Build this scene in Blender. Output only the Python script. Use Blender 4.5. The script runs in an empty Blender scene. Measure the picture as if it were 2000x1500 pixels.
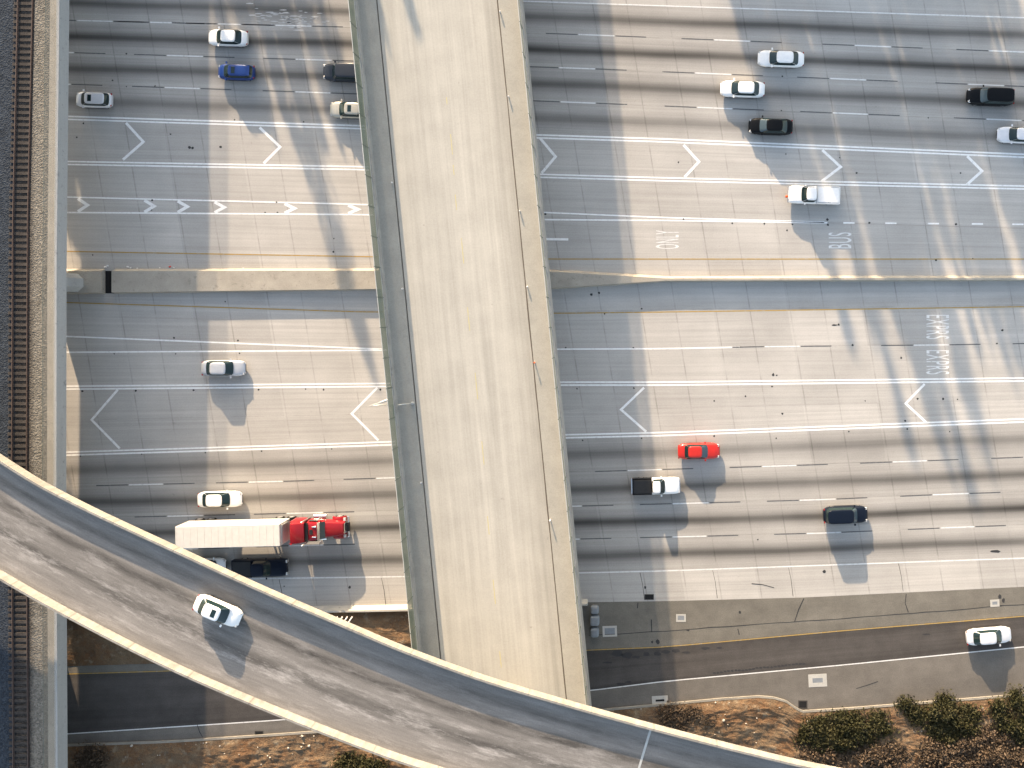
import bpy, bmesh, math, random
from mathutils import Vector, Matrix, noise

random.seed(11)
S = bpy.context.scene
COL = S.collection
R = math.radians

# ------------------------------------------------------------------ camera frame: photo grid (2000x1500) -> metres
CAM_H, FOC, NX, NY = 100.0, 1750.0, 1250.0, 620.0
def P(px, py, z=0.0):
    s = FOC / (CAM_H - z)
    return ((px - NX) / s, (NY - py) / s, z)
def mpp(z=0.0):
    return (CAM_H - z) / FOC
SUN_AZ = Vector((-0.27, 0.963)).normalized()      # horizontal direction towards the sun
SUN_EL = R(13.3)
COT = 1 / math.tan(SUN_EL)

# ------------------------------------------------------------------ object helpers
def tag(o, label=None, cat=None, group=None, kind=None):
    if label: o['label'] = label
    if cat: o['category'] = cat
    if group: o['group'] = group
    if kind: o['kind'] = kind
    return o

def empty(name, loc=(0, 0, 0), rz=0.0):
    o = bpy.data.objects.new(name, None)
    o.empty_display_size = 0.5
    o.location = loc
    o.rotation_euler = (0, 0, rz)
    COL.objects.link(o)
    return o

def link(name, me, parent=None, mat=None):
    o = bpy.data.objects.new(name, me)
    COL.objects.link(o)
    if parent: o.parent = parent
    if mat:
        for m in (mat if isinstance(mat, (list, tuple)) else [mat]):
            me.materials.append(m)
    return o

class MB:
    """collects vertices and faces of ONE mesh object"""
    def __init__(self):
        self.v, self.f, self.uv, self.mi = [], [], {}, []
        self.m = 0
    def add(self, verts, faces):
        b = len(self.v)
        self.v += [tuple(p) for p in verts]
        for f in faces:
            self.f.append(tuple(i + b for i in f)); self.mi.append(self.m)
        return b
    def box(self, x0, x1, y0, y1, z0, z1, M=None):
        vs = [Vector((x, y, z)) for z in (z0, z1) for (x, y) in ((x0, y0), (x1, y0), (x1, y1), (x0, y1))]
        if M: vs = [M @ p for p in vs]
        self.add(vs, [(3, 2, 1, 0), (4, 5, 6, 7), (0, 1, 5, 4), (1, 2, 6, 5), (2, 3, 7, 6), (3, 0, 4, 7)])
    def prism(self, bot, top):
        n = len(bot)
        self.add(list(bot) + list(top), [tuple(range(n - 1, -1, -1)), tuple(range(n, 2 * n))] +
                 [(i, (i + 1) % n, n + (i + 1) % n, n + i) for i in range(n)])
    def poly(self, pts):
        self.add(pts, [tuple(range(len(pts)))])
    def ribbon(self, a, b):
        n = len(a)
        self.add(list(a) + list(b), [(i, i + 1, n + i + 1, n + i) for i in range(n - 1)])
    def loft(self, rings, closed=True, caps=True):
        n = len(rings[0]); vs = [p for r in rings for p in r]; fs = []
        for k in range(len(rings) - 1):
            for i in range(n if closed else n - 1):
                j = (i + 1) % n
                fs.append((k * n + i, k * n + j, (k + 1) * n + j, (k + 1) * n + i))
        if caps:
            fs.append(tuple(range(n - 1, -1, -1))); fs.append(tuple((len(rings) - 1) * n + i for i in range(n)))
        self.add(vs, fs)
    def tube(self, pts, r, n=8):
        pts = [Vector(p) for p in pts]
        rs = r if isinstance(r, (list, tuple)) else [r] * len(pts)
        rings = []
        for i, p in enumerate(pts):
            d = (pts[min(i + 1, len(pts) - 1)] - pts[max(i - 1, 0)]).normalized()
            u = d.orthogonal().normalized() if abs(d.z) < .99 else Vector((1, 0, 0))
            if abs(d.z) < .99: u = d.cross(Vector((0, 0, 1))).normalized()
            w = d.cross(u)
            rings.append([p + (u * math.cos(t) + w * math.sin(t)) * rs[i] for t in [2 * math.pi * k / n for k in range(n)]])
        self.loft(rings)
    def disc(self, c, r, n=10, z=None):
        self.poly([(c[0] + r * math.cos(2 * math.pi * i / n), c[1] + r * math.sin(2 * math.pi * i / n), c[2]) for i in range(n)])
    def build(self, name, mat=None, parent=None, smooth=False, angle=None):
        me = bpy.data.meshes.new(name)
        me.from_pydata([tuple(p) for p in self.v], [], self.f)
        if mat:
            for m in (mat if isinstance(mat, (list, tuple)) else [mat]): me.materials.append(m)
        if any(self.mi): me.polygons.foreach_set('material_index', self.mi)
        bm = bmesh.new(); bm.from_mesh(me)
        bmesh.ops.recalc_face_normals(bm, faces=bm.faces) if not getattr(self, 'keep', False) else None
        bm.to_mesh(me); bm.free()
        if smooth:
            me.polygons.foreach_set('use_smooth', [True] * len(me.polygons))
            if angle is not None:
                try: me.set_sharp_from_angle(angle=R(angle))
                except Exception: pass
        me.update()
        o = bpy.data.objects.new(name, me)
        COL.objects.link(o)
        if parent: o.parent = parent
        return o

def sheet(mb):
    mb.keep = True
    return mb

# ------------------------------------------------------------------ materials
class NT:
    def __init__(self, name):
        self.mat = bpy.data.materials.new(name)
        self.mat.use_nodes = True
        self.t = self.mat.node_tree
        self.b = self.t.nodes['Principled BSDF']
        self.out = self.t.nodes['Material Output']
    def node(self, typ, **kw):
        n = self.t.nodes.new(typ)
        for k, v in kw.items(): setattr(n, k, v)
        return n
    def put(self, sock, v):
        if isinstance(v, bpy.types.NodeSocket): self.t.links.new(v, sock)
        else: sock.default_value = v
    def math(self, op, a, b=0.0, c=None):
        n = self.node('ShaderNodeMath', operation=op)
        self.put(n.inputs[0], a); self.put(n.inputs[1], b)
        if c is not None: self.put(n.inputs[2], c)
        return n.outputs[0]
    def uv(self):
        n = self.node('ShaderNodeUVMap'); s = self.node('ShaderNodeSeparateXYZ')
        self.t.links.new(n.outputs[0], s.inputs[0]); return s.outputs[0], s.outputs[1]
    def pos(self):
        n = self.node('ShaderNodeNewGeometry'); s = self.node('ShaderNodeSeparateXYZ')
        self.t.links.new(n.outputs['Position'], s.inputs[0]); return n.outputs['Position'], s.outputs[0], s.outputs[1], s.outputs[2]
    def objco(self):
        n = self.node('ShaderNodeTexCoord'); s = self.node('ShaderNodeSeparateXYZ')
        self.t.links.new(n.outputs['Object'], s.inputs[0]); return n.outputs['Object'], s.outputs[0], s.outputs[1], s.outputs[2]
    def comb(self, x, y, z=0.0):
        n = self.node('ShaderNodeCombineXYZ')
        for i, v in enumerate((x, y, z)): self.put(n.inputs[i], v)
        return n.outputs[0]
    def noise(self, vec, scale, detail=3.0, rough=0.55):
        n = self.node('ShaderNodeTexNoise')
        self.put(n.inputs['Vector'], vec); n.inputs['Scale'].default_value = scale
        n.inputs['Detail'].default_value = detail; n.inputs['Roughness'].default_value = rough
        return n.outputs[0]
    def remap(self, v, a, b, c=0.0, d=1.0, smooth=False):
        n = self.node('ShaderNodeMapRange')
        if smooth: n.interpolation_type = 'SMOOTHSTEP'
        self.put(n.inputs[0], v)
        for i, q in enumerate((a, b, c, d)): n.inputs[i + 1].default_value = q
        return n.outputs[0]
    def mix(self, f, a, b, mode='MIX'):
        n = self.node('ShaderNodeMix', data_type='RGBA', blend_type=mode)
        self.put(n.inputs[0], f)
        self.put(n.inputs[6], a if isinstance(a, bpy.types.NodeSocket) else (*a, 1) if len(a) == 3 else a)
        self.put(n.inputs[7], b if isinstance(b, bpy.types.NodeSocket) else (*b, 1) if len(b) == 3 else b)
        return n.outputs[2]
    def scale(self, col, f):
        n = self.node('ShaderNodeMix', data_type='RGBA', blend_type='MULTIPLY')
        n.inputs[0].default_value = 1
        self.put(n.inputs[6], col if isinstance(col, bpy.types.NodeSocket) else (*col, 1))
        c = self.node('ShaderNodeCombineColor')
        for i in range(3): self.put(c.inputs[i], f)
        self.t.links.new(c.outputs[0], n.inputs[7]); return n.outputs[2]
    def bump(self, h, strength=0.3, dist=0.05):
        n = self.node('ShaderNodeBump'); n.inputs['Strength'].default_value = strength; n.inputs['Distance'].default_value = dist
        self.put(n.inputs['Height'], h); self.t.links.new(n.outputs[0], self.b.inputs['Normal'])
    def col(self, c, rough=0.8, spec=0.3, metal=0.0):
        self.put(self.b.inputs['Base Color'], c if isinstance(c, bpy.types.NodeSocket) else (*c, 1))
        self.b.inputs['Roughness'].default_value = rough
        self.b.inputs['Specular IOR Level'].default_value = spec
        self.b.inputs['Metallic'].default_value = metal
        return self.mat

def plain(name, c, rough=0.6, spec=0.3, metal=0.0, coat=0.0, var=0.08, vs=3.0):
    m = NT(name)
    co = m.objco()[0]
    n = m.noise(co, vs, 3)
    m.col(m.scale(c, m.remap(n, 0.3, 0.7, 1 - var, 1 + var)), rough, spec, metal)
    if coat:
        m.b.inputs['Coat Weight'].default_value = coat; m.b.inputs['Coat Roughness'].default_value = 0.06
    return m.mat

def concrete(name, c=(0.36, 0.345, 0.32), var=0.16, stretch=(1, 1, 1), dirt=0.35):
    m = NT(name)
    pos, x, y, z = m.pos()
    big = m.noise(m.comb(m.math('MULTIPLY', x, stretch[0]), m.math('MULTIPLY', y, stretch[1]), m.math('MULTIPLY', z, stretch[2])), 0.6, 5, 0.6)
    fine = m.noise(pos, 9.0, 3)
    k = m.math('MULTIPLY', m.remap(big, 0.3, 0.7, 1 - var, 1 + var), m.remap(fine, 0.3, 0.7, 0.93, 1.07))
    spots = m.remap(m.noise(pos, 1.7, 6, 0.7), 0.58, 0.72, 1.0, 1 - dirt)
    m.col(m.scale(c, m.math('MULTIPLY', k, spots)), 0.85, 0.2)
    m.bump(fine, 0.2, 0.02)
    return m.mat

def jointed(name, c, every=6.1):
    m = NT(name)
    u, v = m.uv()
    pos, x, y, z = m.pos()
    n = m.noise(pos, 0.8, 6, 0.68); f = m.noise(pos, 7, 3)
    drip = m.noise(m.comb(m.math('MULTIPLY', u, 2.2), 0.0, m.math('MULTIPLY', z, 0.3)), 1.0, 4, 0.6)
    k = m.math('MULTIPLY', m.remap(n, 0.3, 0.7, 0.8, 1.14), m.remap(drip, 0.35, 0.7, 1.06, 0.8))
    j = m.math('ABSOLUTE', m.math('SUBTRACT', m.math('FLOORED_MODULO', u, every), 1.0))
    k = m.math('MULTIPLY', k, m.remap(j, 0.02, 0.10, 0.74, 1.0))
    m.col(m.scale(c, m.math('MULTIPLY', k, m.remap(f, 0.3, 0.7, 0.93, 1.07))), 0.88, 0.2)
    m.bump(f, 0.2, 0.02)
    return m.mat

def pavement(name, c=(0.425, 0.408, 0.382), stain=1.0):
    """slabbed concrete: uv = (metres along, lane number); lanes 0..4 carry oil stains down their middle"""
    m = NT(name)
    u, v = m.uv()
    pos, x, y, z = m.pos()
    # streaks worn along the traffic direction
    st = m.noise(m.comb(m.math('MULTIPLY', u, 0.035), m.math('MULTIPLY', v, 9.0)), 1.0, 5, 0.65)
    st2 = m.noise(m.comb(m.math('MULTIPLY', u, 0.012), m.math('MULTIPLY', v, 26.0), 3.0), 1.0, 3, 0.6)
    mot = m.noise(pos, 0.16, 5, 0.62)
    fine = m.noise(pos, 7.0, 3)
    k = m.math('MULTIPLY', m.remap(st, 0.3, 0.7, 0.88, 1.1), m.remap(mot, 0.3, 0.7, 0.9, 1.08))
    k = m.math('MULTIPLY', k, m.remap(fine, 0.3, 0.7, 0.94, 1.06))
    k = m.math('MULTIPLY', k, m.remap(st2, 0.35, 0.75, 1.03, 0.93))
    # each slab slightly different
    us = m.math('ADD', u, m.math('MULTIPLY', y, 0.16))
    cell = m.node('ShaderNodeTexWhiteNoise', noise_dimensions='2D')
    m.put(cell.inputs[0], m.comb(m.math('FLOOR', m.math('DIVIDE', us, 8.3)), m.math('FLOOR', v)))
    k = m.math('MULTIPLY', k, m.remap(cell.outputs[0], 0, 1, 0.93, 1.06))
    # transverse joints (two uneven slab lengths)
    fr = m.math('FLOORED_MODULO', us, 8.3)
    j1 = m.math('ABSOLUTE', m.math('SUBTRACT', fr, 0.3)); j2 = m.math('ABSOLUTE', m.math('SUBTRACT', fr, 4.1))
    jt = m.math('MINIMUM', j1, j2)
    jn = m.remap(m.noise(pos, 0.45, 3), 0.36, 0.62, 0.12, 1.0)
    joint = m.math('MULTIPLY', m.remap(jt, 0.03, 0.10, 1.0, 0.0), jn)
    # longitudinal joints
    fv = m.math('FRACT', v)
    lj = m.remap(m.math('ABSOLUTE', m.math('SUBTRACT', fv, 0.985)), 0.006, 0.02, 1.0, 0.0)
    joint = m.math('MAXIMUM', joint, m.math('MULTIPLY', lj, m.math('MULTIPLY', jn, 0.7)))
    k = m.math('MULTIPLY', k, m.math('SUBTRACT', 1.0, m.math('MULTIPLY', joint, 0.27)))
    # oil stain along the lane centre
    wob = m.math('MULTIPLY', m.math('SUBTRACT', m.noise(m.comb(m.math('MULTIPLY', u, 0.05), m.math('FLOOR', v)), 1.0, 2), 0.5), 0.16)
    d = m.math('ADD', m.math('SUBTRACT', fv, 0.5), wob)
    d2 = m.math('MULTIPLY', d, d)
    core = m.math('EXPONENT', m.math('MULTIPLY', d2, -62.0))
    wide = m.math('EXPONENT', m.math('MULTIPLY', d2, -14.0))
    vary = m.remap(m.noise(m.comb(m.math('MULTIPLY', u, 0.03), m.math('FLOOR', v), 7.0), 1.0, 4), 0.3, 0.7, 0.72, 1.0)
    lane = m.math('MULTIPLY', m.remap(v, -0.02, 0.1, 0.0, 1.0), m.remap(v, 3.95, 4.02, 1.0, 0.0))
    lw = m.node('ShaderNodeTexWhiteNoise', noise_dimensions='1D'); m.put(lw.inputs['W'], m.math('ADD', m.math('FLOOR', v), 5.3))
    vary = m.math('MULTIPLY', vary, m.remap(lw.outputs[0], 0, 1, 0.8, 1.1))
    grow = m.remap(v, 0.0, 2.5, 0.72, 1.08)
    s = m.math('ADD', m.math('MULTIPLY', core, 0.38), m.math('MULTIPLY', wide, 0.42))
    s = m.math('MULTIPLY', m.math('MULTIPLY', s, vary), m.math('MULTIPLY', m.math('MULTIPLY', lane, grow), stain))
    k = m.math('MULTIPLY', k, m.math('SUBTRACT', 1.0, s))
    k = m.math('MULTIPLY', k, m.math('SUBTRACT', 1.0, m.math('MULTIPLY', lane, 0.11)))
    # scattered drips
    sp = m.remap(m.noise(pos, 1.3, 5, 0.7), 0.66, 0.74, 0.0, 0.25)
    k = m.math('MULTIPLY', k, m.math('SUBTRACT', 1.0, sp))
    m.col(m.scale(c, k), 0.9, 0.15)
    m.bump(fine, 0.12, 0.02)
    return m.mat

def asphalt(name, c=(0.075, 0.072, 0.07), streak=(0.03, 1.2), var=0.3, pale=0.0, along_uv=True):
    m = NT(name)
    pos, x, y, z = m.pos()
    if along_uv: u, v = m.uv()
    else: u, v = x, y
    st = m.noise(m.comb(m.math('MULTIPLY', u, streak[0]), m.math('MULTIPLY', v, streak[1])), 1.0, 5, 0.6)
    mot = m.noise(pos, 0.5, 6, 0.65)
    fine = m.noise(pos, 8, 3)
    k = m.math('MULTIPLY', m.remap(st, 0.3, 0.7, 1 - var, 1 + var), m.remap(mot, 0.3, 0.7, 0.85, 1.15))
    k = m.math('MULTIPLY', k, m.remap(fine, 0.3, 0.7, 0.9, 1.1))
    m.col(m.scale(c, k), 0.88, 0.2)
    m.bump(fine, 0.2, 0.02)
    return m.mat

def ramp_surface(name):
    """worn overpass deck: dark wheel paths, pale scoured patches; uv = (metres along, 0..1 across from the low side)"""
    m = NT(name)
    u, v = m.uv()
    pos, x, y, z = m.pos()
    w = m.math('MULTIPLY', m.math('SUBTRACT', m.noise(m.comb(m.math('MULTIPLY', u, 0.06), 0.0), 1.0, 2), 0.5), 0.06)
    vv = m.math('ADD', v, w)
    def band(c0, k, a):
        d = m.math('SUBTRACT', vv, c0)
        return m.math('MULTIPLY', m.math('EXPONENT', m.math('MULTIPLY', m.math('MULTIPLY', d, d), -k)), a)
    dark = m.math('ADD', band(0.61, 420, 0.62), m.math('ADD', band(0.36, 300, 0.55), m.math('ADD', band(0.80, 500, 0.45), band(0.5, 18, 0.22))))
    pat = m.noise(m.comb(m.math('MULTIPLY', u, 0.22), m.math('MULTIPLY', v, 9.0)), 1.0, 6, 0.7)
    pat2 = m.noise(m.comb(m.math('MULTIPLY', u, 0.16), m.math('MULTIPLY', v, 16.0), 9.0), 1.0, 7, 0.72)
    k = m.math('SUBTRACT', 1.0, m.math('MULTIPLY', dark, m.remap(pat, 0.3, 0.62, 1.0, 0.55)))
    k = m.math('MULTIPLY', k, m.remap(pat2, 0.32, 0.68, 0.74, 1.24))
    scour = m.math('MULTIPLY', m.remap(m.noise(m.comb(m.math('MULTIPLY', u, 0.17), m.math('MULTIPLY', v, 8.0), 4.0), 1.0, 8, 0.76), 0.50, 0.66, 0.0, 1.0), m.remap(m.math('ABSOLUTE', m.math('SUBTRACT', vv, 0.3)), 0.0, 0.42, 1.0, 0.25))
    c = m.mix(m.math('MULTIPLY', scour, 0.75), m.scale((0.215, 0.202, 0.188), k), (0.43, 0.41, 0.39))
    fine = m.noise(pos, 8, 3)
    m.col(m.scale(c, m.remap(fine, 0.3, 0.7, 0.9, 1.1)), 0.85, 0.2)
    m.bump(fine, 0.15, 0.02)
    return m.mat

def deck_surface(name):
    m = NT(name)
    u, v = m.uv()
    pos, x, y, z = m.pos()
    st = m.noise(m.comb(m.math('MULTIPLY', u, 0.03), m.math('MULTIPLY', v, 1.1)), 1.0, 4, 0.6)
    st2 = m.noise(m.comb(m.math('MULTIPLY', u, 0.09), m.math('MULTIPLY', v, 4.0), 2.0), 1.0, 4, 0.6)
    fine = m.noise(pos, 6, 3)
    mot = m.noise(pos, 0.35, 6, 0.65)
    k = m.math('MULTIPLY', m.remap(st, 0.3, 0.7, 0.88, 1.1), m.remap(st2, 0.3, 0.7, 0.94, 1.05))
    k = m.math('MULTIPLY', k, m.math('MULTIPLY', m.remap(fine, 0.3, 0.7, 0.95, 1.05), m.remap(mot, 0.3, 0.7, 0.92, 1.06)))
    gut = m.remap(v, 9.9, 11.9, 1.0, 0.84, True)
    spot = m.remap(m.noise(pos, 0.9, 4, 0.6), 0.70, 0.74, 1.0, 0.8)
    m.col(m.scale((0.405, 0.388, 0.345), m.math('MULTIPLY', m.math('MULTIPLY', k, gut), spot)), 0.88, 0.2)
    m.bump(fine, 0.12, 0.02)
    return m.mat

def soil(name):
    m = NT(name)
    pos, x, y, z = m.pos()
    a = m.noise(pos, 0.35, 6, 0.65); b = m.noise(pos, 2.2, 6, 0.7); c = m.noise(pos, 14, 3)
    col = m.mix(m.remap(a, 0.40, 0.62), (0.155, 0.090, 0.050), (0.19, 0.135, 0.085))
    col = m.mix(m.remap(b, 0.5, 0.68), col, (0.13, 0.10, 0.07))
    col = m.mix(m.remap(m.noise(pos, 0.9, 4, 0.7), 0.55, 0.7), col, (0.25, 0.20, 0.14))
    m.col(m.scale(col, m.remap(c, 0.3, 0.7, 0.75, 1.25)), 0.95, 0.1)
    m.bump(b, 0.8, 0.25)
    return m.mat

def ballast(name):
    m = NT(name)
    pos, x, y, z = m.pos()
    vo = m.node('ShaderNodeTexVoronoi'); m.put(vo.inputs['Vector'], pos); vo.inputs['Scale'].default_value = 7.0
    a = m.noise(pos, 0.6, 5, 0.65)
    cell = m.node('ShaderNodeSeparateColor'); m.t.links.new(vo.outputs['Color'], cell.inputs[0])
    # grey stone on one side of the track, shade painted in as dark blue on the other
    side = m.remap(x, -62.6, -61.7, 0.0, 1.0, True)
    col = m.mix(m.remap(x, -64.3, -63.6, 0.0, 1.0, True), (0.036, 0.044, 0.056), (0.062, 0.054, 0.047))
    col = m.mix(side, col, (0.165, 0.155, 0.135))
    k = m.math('MULTIPLY', m.remap(cell.outputs[0], 0, 1, 0.65, 1.3), m.remap(a, 0.3, 0.7, 0.8, 1.2))
    m.col(m.scale(col, k), 0.95, 0.1)
    m.bump(vo.outputs['Distance'], 0.7, 0.08)
    return m.mat

def wire_mesh(name, c, cover):
    """woven chain link: procedural diamonds, open between the wires"""
    m = NT(name)
    pos, x, y, z = m.pos()
    a = m.math('FRACT', m.math('MULTIPLY', m.math('ADD', y, z), 9.0)); b = m.math('FRACT', m.math('MULTIPLY', m.math('SUBTRACT', y, z), 9.0))
    w = 1 - math.sqrt(1 - cover)
    hit = m.math('MAXIMUM', m.math('LESS_THAN', a, w), m.math('LESS_THAN', b, w))
    m.col(c, 0.6, 0.3)
    tr = m.node('ShaderNodeBsdfTransparent'); mx = m.node('ShaderNodeMixShader')
    m.put(mx.inputs[0], hit); m.t.links.new(tr.outputs[0], mx.inputs[1]); m.t.links.new(m.b.outputs[0], mx.inputs[2])
    m.t.links.new(mx.outputs[0], m.out.inputs['Surface'])
    return m.mat

def paint_line(name, c, wear=0.45):
    m = NT(name)
    pos, x, y, z = m.pos()
    n = m.noise(pos, 3.0, 6, 0.7)
    m.col(m.mix(m.remap(n, 0.5, 0.7, 0.0, wear), c, (0.36, 0.35, 0.33)), 0.75, 0.3)
    return m.mat

def foliage(name, c1, c2):
    m = NT(name)
    pos = m.pos()[0]
    n = m.noise(pos, 0.9, 4, 0.6)
    rnd = m.node('ShaderNodeNewGeometry').outputs['Random Per Island']
    col = m.mix(m.remap(n, 0.35, 0.65), c1, c2)
    m.col(m.scale(col, m.remap(rnd, 0, 1, 0.75, 1.25)), 0.7, 0.2)
    return m.mat

def car_paint(name, c, metal=0.0):
    m = NT(name)
    co = m.objco()[0]
    n = m.noise(co, 2.0, 4)
    dark = max(c) < .1
    m.col(m.scale(c, m.remap(n, 0.3, 0.7, 0.95, 1.05)), 0.35, 0.12 if dark else 0.35, metal)
    m.b.inputs['Coat Weight'].default_value = 0.12 if dark else 0.4; m.b.inputs['Coat Roughness'].default_value = 0.08
    return m.mat

M = {}
M['road'] = pavement('slab_concrete')
M['shoulder'] = concrete('shoulder_concrete', (0.37, 0.355, 0.325), 0.12)
M['gore'] = asphalt('gore_asphalt', (0.155, 0.145, 0.125), (0.05, 0.4), 0.14)
M['exit'] = asphalt('exit_asphalt', (0.072, 0.066, 0.062), (0.012, 0.5), 0.38)
M['exit_sh'] = asphalt('exit_shoulder', (0.145, 0.133, 0.118), (0.05, 0.35), 0.12)
M['conc'] = concrete('bridge_concrete')
M['conc_pale'] = concrete('barrier_concrete', (0.42, 0.40, 0.36), 0.12)
M['ramp_wall'] = jointed('ramp_parapet_concrete', (0.262, 0.250, 0.228))
M['kerb'] = concrete('kerb_concrete', (0.27, 0.25, 0.215), 0.15)
M['conc_tan'] = concrete('median_concrete', (0.345, 0.318, 0.272), 0.12)
M['conc_grey'] = concrete('girder_concrete', (0.38, 0.385, 0.38), 0.08, (1, 0.1, 1))
M['walk'] = concrete('sidewalk_concrete', (0.335, 0.322, 0.285), 0.08, dirt=0.1)
M['deck'] = deck_surface('bridge_deck')
M['ramp'] = ramp_surface('ramp_deck')
M['soil'] = soil('dry_soil')
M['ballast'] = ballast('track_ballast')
M['white'] = paint_line('white_line_paint', (0.80, 0.80, 0.79))
M['white_worn'] = paint_line('worn_white_paint', (0.68, 0.68, 0.67), 0.7)
M['smear'] = paint_line('smeared_paint', (0.48, 0.48, 0.47), 0.9)
M['yellow'] = paint_line('yellow_line_paint', (0.36, 0.245, 0.075), 0.6)
M['yellow_faded'] = paint_line('faded_yellow_paint', (0.46, 0.41, 0.23), 0.9)
M['black_line'] = paint_line('contrast_black_paint', (0.09, 0.092, 0.095), 0.3)
M['tar'] = plain('tar', (0.035, 0.035, 0.036), 0.7)
M['gutter'] = plain('gutter_dirt', (0.10, 0.085, 0.07), 0.95)
M['fence'] = wire_mesh('chain_link', (0.20, 0.235, 0.18), 0.66)
M['fence_dense'] = wire_mesh('dense_chain_link', (0.17, 0.20, 0.155), 0.86)
M['fence_pale'] = wire_mesh('pale_chain_link', (0.26, 0.245, 0.21), 0.40)
M['post'] = plain('fence_post_metal', (0.10, 0.12, 0.10), 0.5, 0.5)
M['galv'] = plain('galvanised_steel', (0.50, 0.50, 0.47), 0.4, 0.5, 0.3)
M['rail'] = plain('rusty_rail', (0.09, 0.064, 0.054), 0.6, 0.4, 0.2)
M['tie'] = plain('timber_tie', (0.052, 0.046, 0.042), 0.9, 0.2, var=0.35)
M['lidgrey'] = plain('grey_lid', (0.20, 0.22, 0.24), 0.6)
M['black'] = plain('dark_opening', (0.012, 0.012, 0.013), 0.9)
M['tyre'] = plain('tyre_rubber', (0.018, 0.018, 0.018), 0.85)
M['rim'] = plain('wheel_rim', (0.45, 0.45, 0.46), 0.35, 0.5, 0.7)
M['glass'] = plain('tinted_glass', (0.012, 0.026, 0.028), 0.08, 0.5, var=0.02)
M['glass_lt'] = plain('blue_tinted_glass', (0.05, 0.075, 0.09), 0.12, 0.5, var=0.02)
M['lamp_w'] = plain('headlight_lens', (0.55, 0.56, 0.56), 0.15, 0.6)
M['lamp_r'] = plain('taillight_lens', (0.30, 0.012, 0.012), 0.2, 0.6)
M['trim'] = plain('black_trim', (0.02, 0.021, 0.022), 0.5)
M['chrome'] = plain('chrome', (0.75, 0.74, 0.72), 0.18, 0.5, 0.9, var=0.02)
M['bark'] = plain('bark', (0.13, 0.10, 0.075), 0.95, var=0.3)
M['leaf'] = foliage('tree_leaves', (0.045, 0.06, 0.022), (0.075, 0.085, 0.035))
M['bush'] = foliage('bush_leaves', (0.027, 0.028, 0.010), (0.048, 0.044, 0.019))
M['scrub'] = foliage('dry_scrub', (0.115, 0.082, 0.055), (0.075, 0.056, 0.040))
M['straw'] = foliage('dry_grass_blades', (0.22, 0.145, 0.08), (0.15, 0.09, 0.05))
M['rock'] = plain('pale_stone', (0.45, 0.41, 0.36), 0.9, var=0.2)
M['orange'] = plain('orange_plastic', (0.75, 0.10, 0.02), 0.5)
M['litter'] = plain('white_litter', (0.70, 0.68, 0.66), 0.8)
M['litter_red'] = plain('red_litter', (0.45, 0.06, 0.05), 0.8)

# ------------------------------------------------------------------ lane lines, in photo grid units at ground level
def interp(pts, x):
    if x <= pts[0][0]:
        (x0, y0), (x1, y1) = pts[0], pts[1]
    elif x >= pts[-1][0]:
        (x0, y0), (x1, y1) = pts[-2], pts[-1]
    else:
        for i in range(len(pts) - 1):
            if pts[i][0] <= x <= pts[i + 1][0]:
                (x0, y0), (x1, y1) = pts[i], pts[i + 1]; break
    return y0 + (y1 - y0) * (x - x0) / (x1 - x0)
def line(pts):
    def f(x):
        return interp(pts, max(-150, min(2150, x)))
    return f
LT = line([(-100, -35), (2100, 38)])
LA = line([(150, 40), (690, 53), (1150, 68), (1930, 99)])
LB = line([(150, 103), (690, 119), (1150, 134), (1930, 166)])
LC = line([(150, 165), (690, 183), (1150, 201), (1960, 234)])
LD = line([(136, 230), (700, 248), (1048, 266), (1300, 274), (2000, 304)])
LE = line([(135, 318), (700, 328), (1055, 343), (1300, 350), (2000, 366)])
LF = line([(135, 385), (700, 399), (1064, 415), (1300, 425), (1615, 434)])
LG = line([(135, 415), (700, 419), (1065, 429), (1300, 430.5), (1615, 435), (1990, 438)])
LY = line([(133, 491), (700, 501), (1071, 506), (2000, 506)])
M1 = line([(133, 528), (735, 527), (1076, 529), (1300, 542), (2000, 541)])
M2 = line([(130, 575), (735, 567), (1083, 565), (1300, 551), (2000, 549)])
KY = line([(133, 591), (700, 609), (1083, 612), (1300, 609.5), (2000, 599)])
KH = line([(130, 657), (748, 682)])
KI = line([(130, 688), (748, 684), (1088, 682), (1300, 681), (1445, 678), (1494, 677), (1853, 673.5), (2000, 671)])
KJ = line([(130, 757), (700, 752), (1095, 749), (1300, 749), (2000, 741)])
KK = line([(130, 886), (700, 868), (1106, 852), (1300, 847.5), (2000, 821)])
K1 = line([(252, 947), (556, 940), (770, 933), (1259, 918), (1525, 910), (1779, 901), (2000, 893)])
K2 = line([(360, 1007.5), (593, 1002), (1345, 983), (1600, 976), (1855, 965), (2000, 960)])
K3 = line([(130, 1080), (560, 1066), (1343, 1048), (1610, 1041), (1868, 1030), (2000, 1025)])
KN = line([(130, 1142), (507, 1130), (800, 1126), (1132, 1119), (1300, 1115), (2000, 1090)])
KQ = line([(130, 1196), (690, 1189), (800, 1187), (1155, 1176), (1300, 1174), (1570, 1167), (2000, 1146)])
GS = line([(130, 1275), (1155, 1241), (1300, 1232), (1650, 1208), (2000, 1180)])
GY = line([(130, 1315), (332, 1309), (1155, 1268), (1300, 1262), (1650, 1230), (2000, 1202)])
GW = line([(130, 1435), (560, 1407), (1155, 1350), (1300, 1332), (1650, 1300), (2000, 1265)])
CURB = line([(130, 1454), (330, 1447), (560, 1432), (1155, 1387), (1300, 1374), (1405, 1364), (1480, 1359), (1510, 1361), (1535, 1368),
             (1552, 1380), (1566, 1388), (1650, 1383), (1825, 1369), (2000, 1355)])
XS = [-5000, -2500, -1200, -600] + list(range(-200, 2240, 40)) + [2600, 3300, 4500, 7000]

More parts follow.
